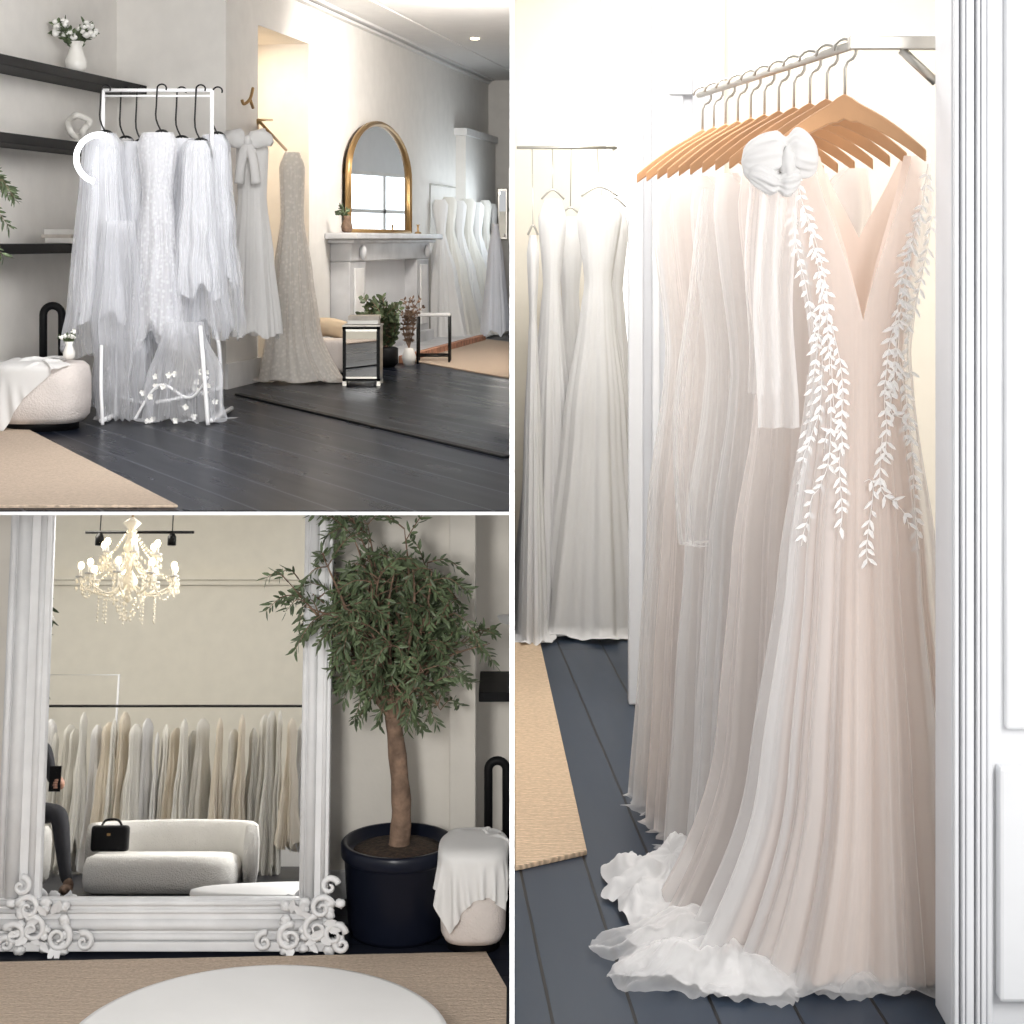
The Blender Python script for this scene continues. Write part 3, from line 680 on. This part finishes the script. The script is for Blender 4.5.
def spiral(cx,ch,r,turns,sg,ph=0):
    return [T(cx+sg*(r*(1-i/30*.85))*math.cos(ph+turns*6.283*i/30),ch+(r*(1-i/30*.85))*math.sin(ph+turns*6.283*i/30),.065+.015*i/30) for i in range(31)]
for nm,cx,sg in(('left',XL0+.16,-1),('right',XR1-.04,1)):
    P=[]
    for dx,dh,r,t in((.0,.09,.05,1.4),(.07,.07,.045,1.3),(-.10,.06,.05,1.5),(.02,.17,.045,1.4),(.05,.25,.035,1.2),(-.20,.045,.035,1.3),(.10,.035,.03,1.2)):
        P.append(tube_data(spiral(cx+sg*dx,dh,r,t,sg,rnd.uniform(0,3)),[.014*(1-i/45) for i in range(31)],8))
    for i in range(26):
        a_=i*.9; P.append(blob_data(T(cx+sg*(-.02+.11*math.cos(a_)),.10+.09*math.sin(a_*1.3),.06),(.020,.016,.018),9,.5,i))
    for i in range(12):
        a_=i*1.1; cc_=T(cx+sg*(-.03+.07*math.cos(a_*2)),.09+.06*math.sin(a_),.07); P.append(leafshape(cc_,T(math.cos(a_),math.sin(a_),.3)-T(0,0,0),Vector((0,-1,.1)),.06,.014))
    mesh('corner_scroll_'+nm,*merge(P),M['frameB'],g,True)
# trees
olive_tree('potted_olive_tree',(-.455,7.2,0),.222,.36,.86,(-.53,7.12,1.24),(.46,.32,.45),44,11,.048,.0068,.036,lim=(1.74,7.5,6.7,-.07),twigs=8,step=.020,dr=.02,zlo=-.8)
olive_tree('potted_olive_tree',(-2.34,6.65,0),.15,.3,.8,(-2.16,6.6,1.12),(.20,.2,.30),14,17,.055,.008,.02,lim=(1.7,7.4,6.3,-1.85),twigs=5)
# ottoman + arch chair, right
g=ottoman('boucle_ottoman',(-.152,7.05,0),.130,.16,.35,M['boucleA'],.05)
drape('draped_veil',(-.152,7.05,.405),.130,.16,-.01,-.03,.46,.50,M['satin'],g,9,xmax=-.010)
arch_stool('arch_chair',(-.060,7.40,0),.075,.62,.018,M['black'])

# ---- opposite side of lounge (seen in the leaning mirror)
box('wall_opposite_lounge',-5.5,.6,-1.10,-1.0,0,3.4,M['wallB2'])
box('trim_cornice_lounge',-5.5,.6,-1.0,-.93,2.30,2.33,M['wallB2']); box('trim_cornice_lounge_b',-5.5,.6,-1.0,-.96,2.26,2.30,M['wallB2'])
box('baseboard_lounge_opposite',-5.5,.6,-1.0,-.98,0,.15,M['white'])
box('ceiling_lounge',-5.0,-1.75,-1.0,4.0,3.0,3.05,M['ceil'])
g=group('wall_mounted_gown_rail',(-2.6,.5,1.2))
tube('rail',[(-4.0,.5,1.2),(-1.5,.5,1.2)],.010,M['bmetal'],g)
for x in(-3.9,-1.55): tube('bracket',[(x,.5,1.2),(x,-.99,1.2)],.009,M['bmetal'],g); tube('post',[(x,.5,1.2),(x,.5,0)],.010,M['bmetal'],g)
rr=random.Random(21)
for i in range(30):
    x=-3.70+i*.073+rr.uniform(-.02,.02); o=['ivory','ivory2','ivory2','satin'][rr.randint(0,3)]
    h=rr.uniform(1.0,1.17); hem=rr.choice([.05,.10,.02,.2]); w_=rr.uniform(.6,1.2)
    gown('bridal_gown',(x,.5+rr.uniform(-.09,.09)),h,hem,[(0,.006,.03,0),(.02,.018,.07,.05),(.06,.028,.09,.12),(.22,.026,.08,.2),(.5,.040,.10,.4),(1,.060,.14,.6)],M[o],None,yaw=rr.uniform(-.4,.4),k=5,seed=90+i,N=90,R=26,sx=w_,hemj=.06,crumple=.012)
g=group('gown_stand',(-3.3,.2,1.0)); P=[(-3.75,.15,0),(-3.75,.15,1.45),(-3.05,.15,1.45),(-3.05,.15,0)]; tube('frame',P,.010,M['wmetal'],g)
# loveseat
g=group('curved_loveseat',(-2.07,2.8,0))
def sweep_wall(name,path,w,z0,zs,m,parent):
    v=[];f=[];n=len(path);S=14
    for i,p in enumerate(path):
        d=(Vector(path[min(i+1,n-1)])-Vector(path[max(i-1,0)])).normalized(); nn=Vector((-d.y,d.x))
        zt_=zs[i]
        for k in range(S):
            t=2*math.pi*k/S; cx=math.cos(t);sz=math.sin(t)
            e=(abs(cx)**4+abs(sz)**4)**(-.25)
            v.append((p[0]+nn.x*cx*e*w/2,p[1]+nn.y*cx*e*w/2,(z0+zt_)/2+sz*e*(zt_-z0)/2))
    for i in range(n-1):
        for k in range(S): f.append((i*S+k,i*S+(k+1)%S,(i+1)*S+(k+1)%S,(i+1)*S+k))
    f.append(tuple(range(S))[::-1]); f.append(tuple(range((n-1)*S,n*S)))
    return mesh(name,v,f,m,parent,True)
path=[];N=32
for i in range(N+1):
    t=math.pi*(.90-.90*i/N); cs=math.cos(t); sn=math.sin(t); e=(abs(cs)**2.6+abs(sn)**2.6)**(-1/2.6)
    path.append((-2.08+.50*cs*e, 3.02-.42*sn*e))
sweep_wall('backrest',path,.09,.04,[.40+.02*math.sin(math.pi*i/N) for i in range(N+1)],M['boucle'],g)
v=[];
pr=[(.86,.01),(.97,.02),(1,.08),(1,.16),(.96,.21),(.85,.23),(.01,.235)];NN=40;f=[]
for r,z in pr:
    for k in range(NN):
        t=2*math.pi*k/NN;cs=math.cos(t);sn=math.sin(t);e=(abs(cs)**4+abs(sn)**4)**(-.25); v.append((-2.10+.45*r*cs*e,3.02+.38*r*sn*e,z))
for i in range(len(pr)-1):
    for k in range(NN): f.append((i*NN+k,i*NN+(k+1)%NN,(i+1)*NN+(k+1)%NN,(i+1)*NN+k))
f.append(tuple(range(NN))[::-1]); mesh('seat',v,f,M['boucle'],g,True)
# handbag
g=group('black_handbag',(-2.42,3.05,.238))
box('bag_body',-2.54,-2.32,2.98,3.08,.239,.39,M['black'],g,.02,3)
tube('handle',smoothpath([(-2.49,3.03,.38),(-2.46,3.03,.42),(-2.39,3.03,.42),(-2.36,3.03,.38)],5),.007,M['black'],g,8)
box('clasp',-2.44,-2.42,3.08,3.088,.33,.345,M['gold'],g)
# chandelier
cx,cyy=-2.42,3.0
g=group('crystal_chandelier',(cx,cyy,1.9))
tube('rod',[(cx,cyy,2.2),(cx,cyy,3.0)],.008,M['gold'],g)
lathe('stem',(cx,cyy,1.72),[(.005,0),(.03,.02),(.015,.06),(.05,.10),(.06,.14),(.02,.20),(.02,.30),(.05,.34),(.03,.40),(.02,.46),(.06,.5),(.01,.54)],M['crystal'],g,20)
arms=[];can=[];bul=[];cr=[]
def gem(c,r,h): x,y,z=c; return [(x,y,z+h),(x+r,y,z),(x,y+r,z),(x-r,y,z),(x,y-r,z),(x,y,z-h)],[(0,1,2),(0,2,3),(0,3,4),(0,4,1),(5,2,1),(5,3,2),(5,4,3),(5,1,4)]
for tier,(n,R_,z0) in enumerate([(9,.30,1.84),(6,.18,1.98)]):
    for i in range(n):
        t=6.283*i/n+.2; c_,s_=math.cos(t),math.sin(t)
        P=smoothpath([(cx+.03*c_,cyy+.03*s_,z0),(cx+R_*.5*c_,cyy+R_*.5*s_,z0-.07),(cx+R_*.95*c_,cyy+R_*.95*s_,z0-.02),(cx+R_*c_,cyy+R_*s_,z0+.04)],6)
        arms.append(tube_data(P,.006,6))
        e=P[-1]; can.append(lathe_data(e,[(.03,-.005),(.033,.003),(.010,.006),(.010,.05)],12)); bul.append(blob_data((e.x,e.y,e.z+.068),(.019,.019,.024),10))
        for k in range(5):
            a_=k*1.257
            for kk in range(2): cr.append(gem((e.x+.028*math.cos(a_),e.y+.028*math.sin(a_),e.z-.03-.045*kk),.008,.02))
        for k in range(1,12):
            q=k/12; cr.append(gem((cx+R_*q*c_,cyy+R_*q*s_,z0+.22*(1-q)**1.5+.02),.008,.012))
        for k in range(7): cr.append(gem((cx+R_*.6*c_,cyy+R_*.6*s_,z0-.09-.024*k),.008,.012))
        for k in range(8):
            q=k/7; t2=t+6.283/n*q; cr.append(gem((cx+R_*.95*math.cos(t2),cyy+R_*.95*math.sin(t2),z0-.02-.06*math.sin(math.pi*q)),.008,.011))
for k in range(60):
    a_=k*.7; r=.12*(1-(k%12)/14); cr.append(gem((cx+r*math.cos(a_),cyy+r*math.sin(a_),1.77-.014*(k%12)),.010,.014))
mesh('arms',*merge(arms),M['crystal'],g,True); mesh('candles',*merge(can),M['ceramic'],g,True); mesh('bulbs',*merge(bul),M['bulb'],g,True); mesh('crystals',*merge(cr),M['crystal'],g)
g=group('track_light',(-2.6,2.0,2.4)); tube('track',[(-2.95,2.0,2.30),(-2.2,2.0,2.30)],.010,M['bmetal'],g)
for x in(-2.85,-2.35): tube('drop',[(x,2.0,2.30),(x,2.0,3.0)],.004,M['bmetal'],g); lathe('spot',(x,2.0,2.21),[(.03,0),(.03,.06),(.01,.09)],M['bmetal'],g,14)

# ---- seated person with phone
X=-3.04;Yp=2.82
ottoman('upholstered_stool',(X,2.85,0),.2,.2,.33,M['boucle'],.05)
g=group('seated_woman',(X,2.9,.38))
def skinned(name,vs,es,rad,m,root=0):
    me=bpy.data.meshes.new(name); me.from_pydata(vs,es,[]); me.update(); me.materials.append(m)
    ob=link(bpy.data.objects.new(name,me)); ob.parent=g; ob.matrix_parent_inverse=Matrix.Translation(-Vector(g.location))
    sk=ob.modifiers.new('skin','SKIN'); 
    for i,r in enumerate(rad): me.skin_vertices[0].data[i].radius=(r,r)
    me.skin_vertices[0].data[root].use_root=True
    sk.use_smooth_shade=True
    sb=ob.modifiers.new('sub','SUBSURF'); sb.levels=2; sb.render_levels=2
    return ob
vs=[(X,Yp,.47),(X,Yp-.01,.60),(X,Yp,.76),(X,Yp+.01,.87),(X,Yp+.015,.93),
    (X+.13,Yp+.01,.85),(X+.20,Yp+.08,.66),(X+.29,Yp+.26,.62),
    (X-.13,Yp+.01,.85),(X-.19,Yp+.07,.66),(X-.06,Yp+.26,.60),
    (X+.08,Yp+.03,.46),(X+.32,Yp+.32,.46),(X+.40,Yp+.40,.10),(X+.42,Yp+.40,.06),
    (X-.08,Yp+.03,.46),(X+.05,Yp+.38,.48),(X+.12,Yp+.44,.10)]
es=[(0,1),(1,2),(2,3),(3,4),(3,5),(5,6),(6,7),(3,8),(8,9),(9,10),(0,11),(11,12),(12,13),(13,14),(0,15),(15,16),(16,17)]
rad=[.10,.085,.095,.06,.036,.045,.034,.024,.045,.034,.024,.075,.06,.038,.026,.075,.05,.03]
skinned('body_clothed',vs,es,rad,M['dark'])
hd=(X,Yp+.03,1.02)
v,f=blob_data(hd,(.065,.08,.095),24); v=[Vector(q) for q in v]
for q in v:
    dy=q.y-hd[1]; dz=q.z-hd[2]; dx=q.x-hd[0]
    if dy>0: q.y+=.018*math.exp(-((dx/.012)**2+((dz+.01)/.02)**2))-.008*math.exp(-(((abs(dx)-.025)/.012)**2+((dz-.012)/.012)**2))
    if dz<-.03: q.x=hd[0]+dx*.85
mesh('head',v,f,M['skin'],g,True)
mesh('face_details',*merge([blob_data((hd[0]+sx_*.025,hd[1]+.066,hd[2]+.012),(.010,.008,.006),10) for sx_ in(-1,1)]),M['dark'],g,True)
mesh('ears',*merge([blob_data((hd[0]+sx_*.066,hd[1],hd[2]),(.010,.018,.026),10) for sx_ in(-1,1)]),M['skin'],g,True)
blob('lips',(hd[0],hd[1]+.072,hd[2]-.045),(.02,.008,.007),M['skin'],g)
mesh('hair',*merge([blob_data((hd[0],hd[1]-.025,hd[2]+.022),(.078,.082,.09),20,.1),blob_data((hd[0],hd[1]-.06,hd[2]-.09),(.07,.04,.12),16,.2)]),M['hair'],g,True)
def hand(c,d,curl,sg,nm):
    c=Vector(c); P=[blob_data(c,(.026,.030,.034),14)]
    for i,(o,l) in enumerate([(-.021,.05),(-.007,.058),(.007,.054),(.021,.042)]):
        b_=c+Vector((0,.012,o)); P.append(tube_data(smoothpath([b_,b_+Vector((sg*l*.45,.018,0)),b_+Vector((sg*l*.9,.0,-.002))],4),[.008,.008,.0078,.0075,.007,.007,.0065,.006,.005],8))
    P.append(tube_data(smoothpath([c+Vector((0,0,.02)),c+Vector((sg*.012,-.01,.045)),c+Vector((sg*.03,-.008,.058))],4),[.010,.010,.0095,.009,.0085,.008,.008,.007,.006],8))
    mesh(nm,*merge(P),M['skin'],g,True)
hand((X+.305,Yp+.29,.63),0,0,-1,'right_hand'); hand((X-.05,Yp+.29,.60),0,0,1,'left_hand')
tube('forearm_skin',[(X+.255,Yp+.17,.645),(X+.302,Yp+.285,.628)],[.034,.024],M['skin'],g,12)
box('phone',X+.24,X+.312,Yp+.312,Yp+.320,.585,.735,M['black'],g,.004)
for x_,y_ in((X+.42,Yp+.46),(X+.13,Yp+.50)):
    mesh('shoe',*merge([blob_data((x_,y_,.035),(.036,.09,.032),16),blob_data((x_,y_-.05,.055),(.032,.04,.045),12)]),M['bark'],g,True)

# ================================================================= FITTING ROOM (right)
box('floor_fitting',.004,2.6,3.4,8.2,FR-.05,FR,M['floorR'])
box('ceiling_fitting',.004,2.6,4.4,8.2,4.0,4.05,M['ceil'])
box('wall_back_fitting',.004,2.6,8.0,8.05,FR,4.0,M['wallR'])
xc=W(614,0,6.2).x; xc2=W(725,0,6.2).x
box('wall_mid_fitting',xc2-.02,2.6,6.26,6.36,FR,4.0,M['wallR'])
g=group('door_casing',(xc+.15,6.3,FR))
box('casing_core',xc+.06,xc2,6.22,6.36,FR,4.0,M['whiteR'],g,.004)
for i,(a_,w_,o) in enumerate([(.02,.05,.03),(.10,.025,.05),(.15,.06,.02),(.24,.03,.045),(.30,.05,.025)]):
    box('casing_reed_%d'%i,xc+.03+a_,xc+.03+a_+w_,6.22-o,6.24,FR,4.0,M['whiteR'],g,.006)
box('panel_moulding',xc+.19,xc+.27,6.185,6.20,EYE+.5,4.0,M['whiteR'],g,.006)
g=group('window_2',(xc-.02,7.9,FR+1.5))
box('glass',W(606,0,7.9).x,W(690,0,7.9).x,7.93,7.94,FR+.9,3.9,M['dayR'],g); box('stile',W(602,0,7.9).x,W(606,0,7.9).x,7.9,7.95,FR+.9,3.9,M['whiteR'],g,.003)
box('wall_right_fitting',2.55,2.6,3.6,8.0,FR,4.0,M['wallR'])
# near pilaster
px0=.8836
g=group('fluted_pilaster',(px0+.1,3.7,FR))
box('pilaster_core',px0,px0+.45,3.62,3.76,FR,4.0,M['whiteR'],g,.004)
for i,(a_,w_,o) in enumerate([(.003,.009,.014),(.016,.006,.024),(.026,.016,.016),(.046,.006,.024),(.056,.010,.018),(.070,.012,.008)]):
    box('flute_%d'%i,px0+a_,px0+a_+w_,3.62-o,3.63,FR,4.0,M['whiteR'],g,.003)
box('panel_edge',px0+.105,px0+.45,3.60,3.625,FR+.62,4.0,M['whiteR'],g,.006)
box('dado_block',px0+.088,px0+.45,3.585,3.625,FR+.08,FR+.55,M['whiteR'],g,.008)
# back gowns + rail
g=group('gown_rail',(.3,7.5,EYE+.39)); tube('rail',[(.02,7.6,EYE+.39),(.44,7.6,EYE+.39)],.007,M['steel'],g)
tube('post',[(.52,6.6,FR),(.52,6.6,FR+.38)],.010,M['steel'],g); tube('post_b',[(.58,6.6,FR),(.58,6.6,FR+.38)],.010,M['steel'],g); tube('post_top',[(.52,6.6,FR+.38),(.58,6.6,FR+.38)],.010,M['steel'],g)
tube('bracket',[(.44,7.6,EYE+.39),(.44,7.99,EYE+.39)],.007,M['steel'],g)
for i,(x,y,sg,zz,ln) in enumerate([(.085,7.3,.34,.02,0),(.17,7.5,.80,.17,-.02),(.36,7.4,1.25,.18,-.03),(.25,7.7,.8,.10,0),(.43,7.65,.9,.14,0)]):
    gown('bridal_gown',(x,y),EYE+zz,FR-.03,[(0,.04,.03,0),(.04,.075,.05,.02),(.20,.045,.05,.03),(.25,.055,.06,.05),(.5,.105,.11,.10),(1,.185,.24,.13)],M['satin'],None,k=8,seed=120+i,floor=FR,sx=sg,N=120,lean=(ln,0))
    wire=group('gown_hanger',(x,y,EYE+zz)); tube('arms',smoothpath([(x-.06*sg,y,EYE+zz),(x,y,EYE+zz+.04),(x+.06*sg,y,EYE+zz)],5),.005,M['steel'],wire,6); tube('hook',[(x,y,EYE+zz+.04),(x,7.6,EYE+.385)],.002,M['steel'],wire,6)
prism('jute_rug',[(.008,4.56),(.195,4.68),(.112,7.1),(.008,7.1)],FR,FR+.014,M['juteR'],bev=.003)
# wall rail
RN=Vector((.735,3.88,EYE+.42)); RF=Vector((.535,5.15,EYE+.415))
g=group('wall_hanging_rail',RN)
tube('rail',[RF,RN],.010,M['steel'],g,12)
box('arm',RN.x-.01,px0+.05,RN.y-.012,RN.y+.012,RN.z-.010,RN.z+.020,M['steel'],g,.003)
tube('brace',[(px0+.03,RN.y,RN.z-.08),(px0-.045,RN.y,RN.z-.01)],.010,M['steel'],g)
# hangers & gowns
GP=[(0,.155,.035,.0),(.05,.165,.05,.01),(.27,.115,.055,.03),(.31,.12,.06,.06),(.5,.165,.08,.12),(.75,.19,.11,.16),(1,.215,.14,.2)]
n=11; YW=math.radians(-24)
for i in range(n):
    t=i/(n-1); P=RN.lerp(RF,.04+.93*t); 
    wood_hanger((P.x+.0,P.y),P.z-.125,YW*(1-.8*t)+rnd.uniform(-.12,.12),M['wood'],M['steel'],.185,P.z)
outs=['tulle','tulleP','tulle','tulle','tulleP','tulle']; inns=['blush','blush2','blush2','blush2','blush2','blush2']
for i in range(1,6):
    t=i/5; P=RN.lerp(RF,.08+.85*t)
    g,sf=gown('bridal_gown',(P.x-.02*t,P.y),EYE+.165,FR-.02,GP,M[outs[i]],M[inns[i]],yaw=YW*(1-.9*t),k=13,seed=140+i,vn=.12,floor=FR,sx=.98-.16*t,N=150,
        train=(-.12,-.06,-1,-.5) if i==1 else None)
    if i==3:
        S=smoothpath([(P.x-.10,P.y-.08,EYE+.13),(P.x-.11,P.y-.12,EYE-.15),(P.x-.13,P.y-.14,EYE-.45),(P.x-.12,P.y-.14,EYE-.72),(P.x-.12,P.y-.14,EYE-.76)],6)
        nn_=len(S); v=[];f=[]
        for j,s in enumerate(S):
            q=j/(nn_-1); r=.035+.05*math.sin(math.pi*min(1,q*1.1)*.72)
            if q>.90: r*=1-(q-.9)*5
            for k in range(60):
                th=2*math.pi*k/60; rr_=r*(1+.10*q*math.sin(9*th+q*2)+.05*math.sin(17*th)); v.append((s.x+rr_*math.cos(th),s.y+rr_*.7*math.sin(th),s.z))
        for j in range(nn_-1):
            for k in range(60): f.append((j*60+k,j*60+(k+1)%60,(j+1)*60+(k+1)%60,(j+1)*60+k))
        mesh('sleeve',v,f,M['tulleF'],g,True)
# front gown
P=RN.lerp(RF,.05); FC=(P.x+.045,P.y+.03)
g,sf=gown('embroidered_bridal_gown',FC,EYE+.185,FR-.03,[(0,.15,.04,.0),(.05,.155,.055,.005),(.24,.108,.06,.02),(.28,.112,.065,.05),(.5,.16,.10,.11),(.75,.21,.14,.15),(1,.26,.17,.19)],M['tulle'],M['blush'],yaw=math.radians(-6),k=14,seed=150,vn=.36,floor=FR,N=220,R=60,train=(-.12,-.04,-1,-.2))
v=[];f=[];NJ=70;NI=44
for i in range(NI+1):
    tau=.27+.72*i/NI
    for j in range(NJ+1):
        th=math.pi*(.98+.42*j/NJ); v.append(sf(th,tau,1.035+.01*math.sin(j*.9+i*.05)))
for i in range(NI):
    for j in range(NJ): f.append((i*(NJ+1)+j,i*(NJ+1)+j+1,(i+1)*(NJ+1)+j+1,(i+1)*(NJ+1)+j))
mesh('tulle_overskirt',v,f,M['tulle'],g,True)
pi=math.pi
paths=[]
for a0,a1,t0,t1,c_ in[(1.14,1.36,.01,.26,.03),(1.24,1.20,.10,.27,.04),(1.86,1.64,.01,.26,-.03),(1.76,1.82,.10,.27,-.04),(1.10,1.16,.05,.24,-.02),(1.90,1.86,.05,.22,.02),(1.20,1.34,.06,.24,.05),(1.80,1.66,.06,.24,-.05),(1.30,1.42,.16,.28,.03),(1.70,1.58,.16,.28,-.03),
    (1.22,1.14,.24,.42,.03),(1.30,1.24,.26,.47,.04),(1.42,1.36,.25,.38,-.03),(1.50,1.54,.24,.36,.03),(1.60,1.66,.25,.42,-.04),(1.74,1.80,.24,.47,.03),(1.12,1.10,.26,.36,.02),(1.36,1.30,.22,.34,.03),(1.68,1.74,.22,.34,-.03)]:
    paths.append(((a0*pi,t0),(a1*pi,t1),c_*pi))
applique(g,sf,paths,M['leafw'],.028,.0046,.018,1.05)
# bow and sash on neighbouring hanger
bc=W(780,162,3.88); g2=group('satin_bow_sash',bc)
def fold_loop(c,rx,ry,rz,seed):
    v=[];f=[];A_=80;B_=30
    for i in range(B_+1):
        u=-1+2*i/B_; w_=(1-abs(u)**3.2)**.5 if abs(u)<1 else 0
        pin=1-.38*math.exp(-((u-.15)/.16)**2)
        for k in range(A_):
            t=2*math.pi*k/A_; fo=1+.08*math.sin(7*t+seed+2*u)+.06*math.sin(12*t-3*u+seed)
            v.append((c[0]+rx*u,c[1]+ry*w_*pin*math.cos(t)*fo,c[2]+rz*w_*pin*(.92+.12*u*u)*math.sin(t)*fo+.010*math.sin(2.5*u+seed)))
    for i in range(B_):
        for k in range(A_): f.append((i*A_+k,(i+1)*A_+k,(i+1)*A_+(k+1)%A_,i*A_+(k+1)%A_))
    return v,f
mesh('bow_loops',*merge([fold_loop((bc.x,bc.y,bc.z+.010),.084,.040,.056,1),fold_loop((bc.x-.014,bc.y-.014,bc.z-.035),.058,.032,.034,4),blob_data((bc.x+.013,bc.y-.022,bc.z-.004),(.018,.022,.040),24,.25,3)]),M['satin'],g2,True)
def strip(name,x0,x1,y,z0,z1,m,parent,seed=0):
    v=[];f=[];nx=24;nz=30
    for i in range(nz+1):
        for j in range(nx+1):
            a_=j/nx;b_=i/nz; xx=x0+(x1-x0)*(a_+.10*(b_-.3)*(a_-.5)); 
            v.append((xx+.006*math.sin(b_*7+seed),y-.012*math.sin(a_*14+seed+b_*2)-.02*b_,z0+(z1-z0)*b_))
    for i in range(nz):
        for j in range(nx): f.append((i*(nx+1)+j,i*(nx+1)+j+1,(i+1)*(nx+1)+j+1,(i+1)*(nx+1)+j))
    return mesh(name,v,f,m,parent,True)
strip('sash_tail',bc.x-.055,bc.x+.03,bc.y-.01,bc.z-.02,bc.z-.57,M['tulle'],g2,1); strip('sash_tail_back',bc.x-.07,bc.x+.0,bc.y+.015,bc.z-.02,bc.z-.50,M['tulleF'],g2,2)
# trains pooled on floor
def rp(px,py): return fpt(px,py,1.6,0)
q=rp(672,895); g=group('gown_train',(q[0],q[1],FR)); heap('pooled_satin',(q[0],q[1],FR+.004),.17,.24,.13,M['satin'],g,3)
q=rp(735,965); heap('pooled_ruffle',(q[0],q[1],FR+.004),.29,.22,.12,M['tulle'],g,7); heap('pooled_ruffle_under',(q[0]+.01,q[1]+.02,FR+.003),.26,.18,.09,M['satin'],g,12)
q=rp(850,982); heap('pooled_front',(q[0],q[1]+.03,FR+.004),.18,.12,.08,M['tulle'],g,15)

# ================================================================= LIGHTS
w=bpy.data.worlds.new('World'); sc.world=w; w.use_nodes=True
bg=w.node_tree.nodes['Background']; bg.inputs[0].default_value=(.97,.98,1,1); bg.inputs[1].default_value=.64
def area(name,loc,tgt,sx,sy,p,col=(1,1,1)):
    l=bpy.data.lights.new(name,'AREA'); l.shape='RECTANGLE'; l.size=sx; l.size_y=sy; l.energy=p; l.color=col
    o=link(bpy.data.objects.new(name,l)); o.location=loc; o.rotation_euler=(Vector(tgt)-Vector(loc)).to_track_quat('-Z','Y').to_euler(); return o
area('salon_fill_light',(-.9,7.1,4.2),(-2.2,10.0,2.5),1.2,1.4,92,(1,.99,.975))  # added unseen lamp to lift the recess wall and gowns
area('salon_fill_light_far',(-.28,12.6,4.42),(-.7,17.0,2),.5,.8,80,(1,.95,.88))  # unseen fill added to brighten the fireplace end and far gowns
area('niche_lamp',tuple(A((s258+s312)/2,-.2,EYE+1.40)),tuple(A((s258+s312)/2,-.3,FA)),.5,.25,7,(1,.80,.55))
area('lounge_fill_light',(-.93,2.2,2.3),(-.9,7.2,.8),.55,.8,128,(1,.985,.95))  # no window here: off-view fill added for the tree and lounge wall
area('lounge_opposite_light',(-3.4,1.9,2.9),(-2.4,.9,.5),1.2,1.0,84,(1,.95,.85))
area('fitting_overhead_fill',(.8,5.2,3.93),(.7,5.0,1.2),1.4,1.6,32,(1,.96,.92))  # added overhead fill, out of view; no fixture is modelled
area('fitting_left_fill',(.2,4.75,3.95),(.75,4.7,1.6),.35,.6,27,(1,.97,.94))  # extra fill added to brighten the rear gowns on the rail
area('fitting_back_light',(.45,6.9,3.93),(.30,7.6,1.2),.8,.9,33,(1,.98,.95))
area('fitting_front_fill',(1.7,1.2,3.2),(.6,4.4,1.7),1.2,1.6,68,(1,.98,.96))  # added fill lamp beside the camera, not a window

# ================================================================= CAMERA
cam=bpy.data.cameras.new('camera'); co=link(bpy.data.objects.new('camera',cam)); co.location=(0,0,EYE); co.rotation_euler=(math.pi/2,0,0)
cam.sensor_width=36; cam.lens=F*36/1024; cam.shift_y=-(512-240)/1024; cam.clip_start=.05; cam.clip_end=100
sc.camera=co
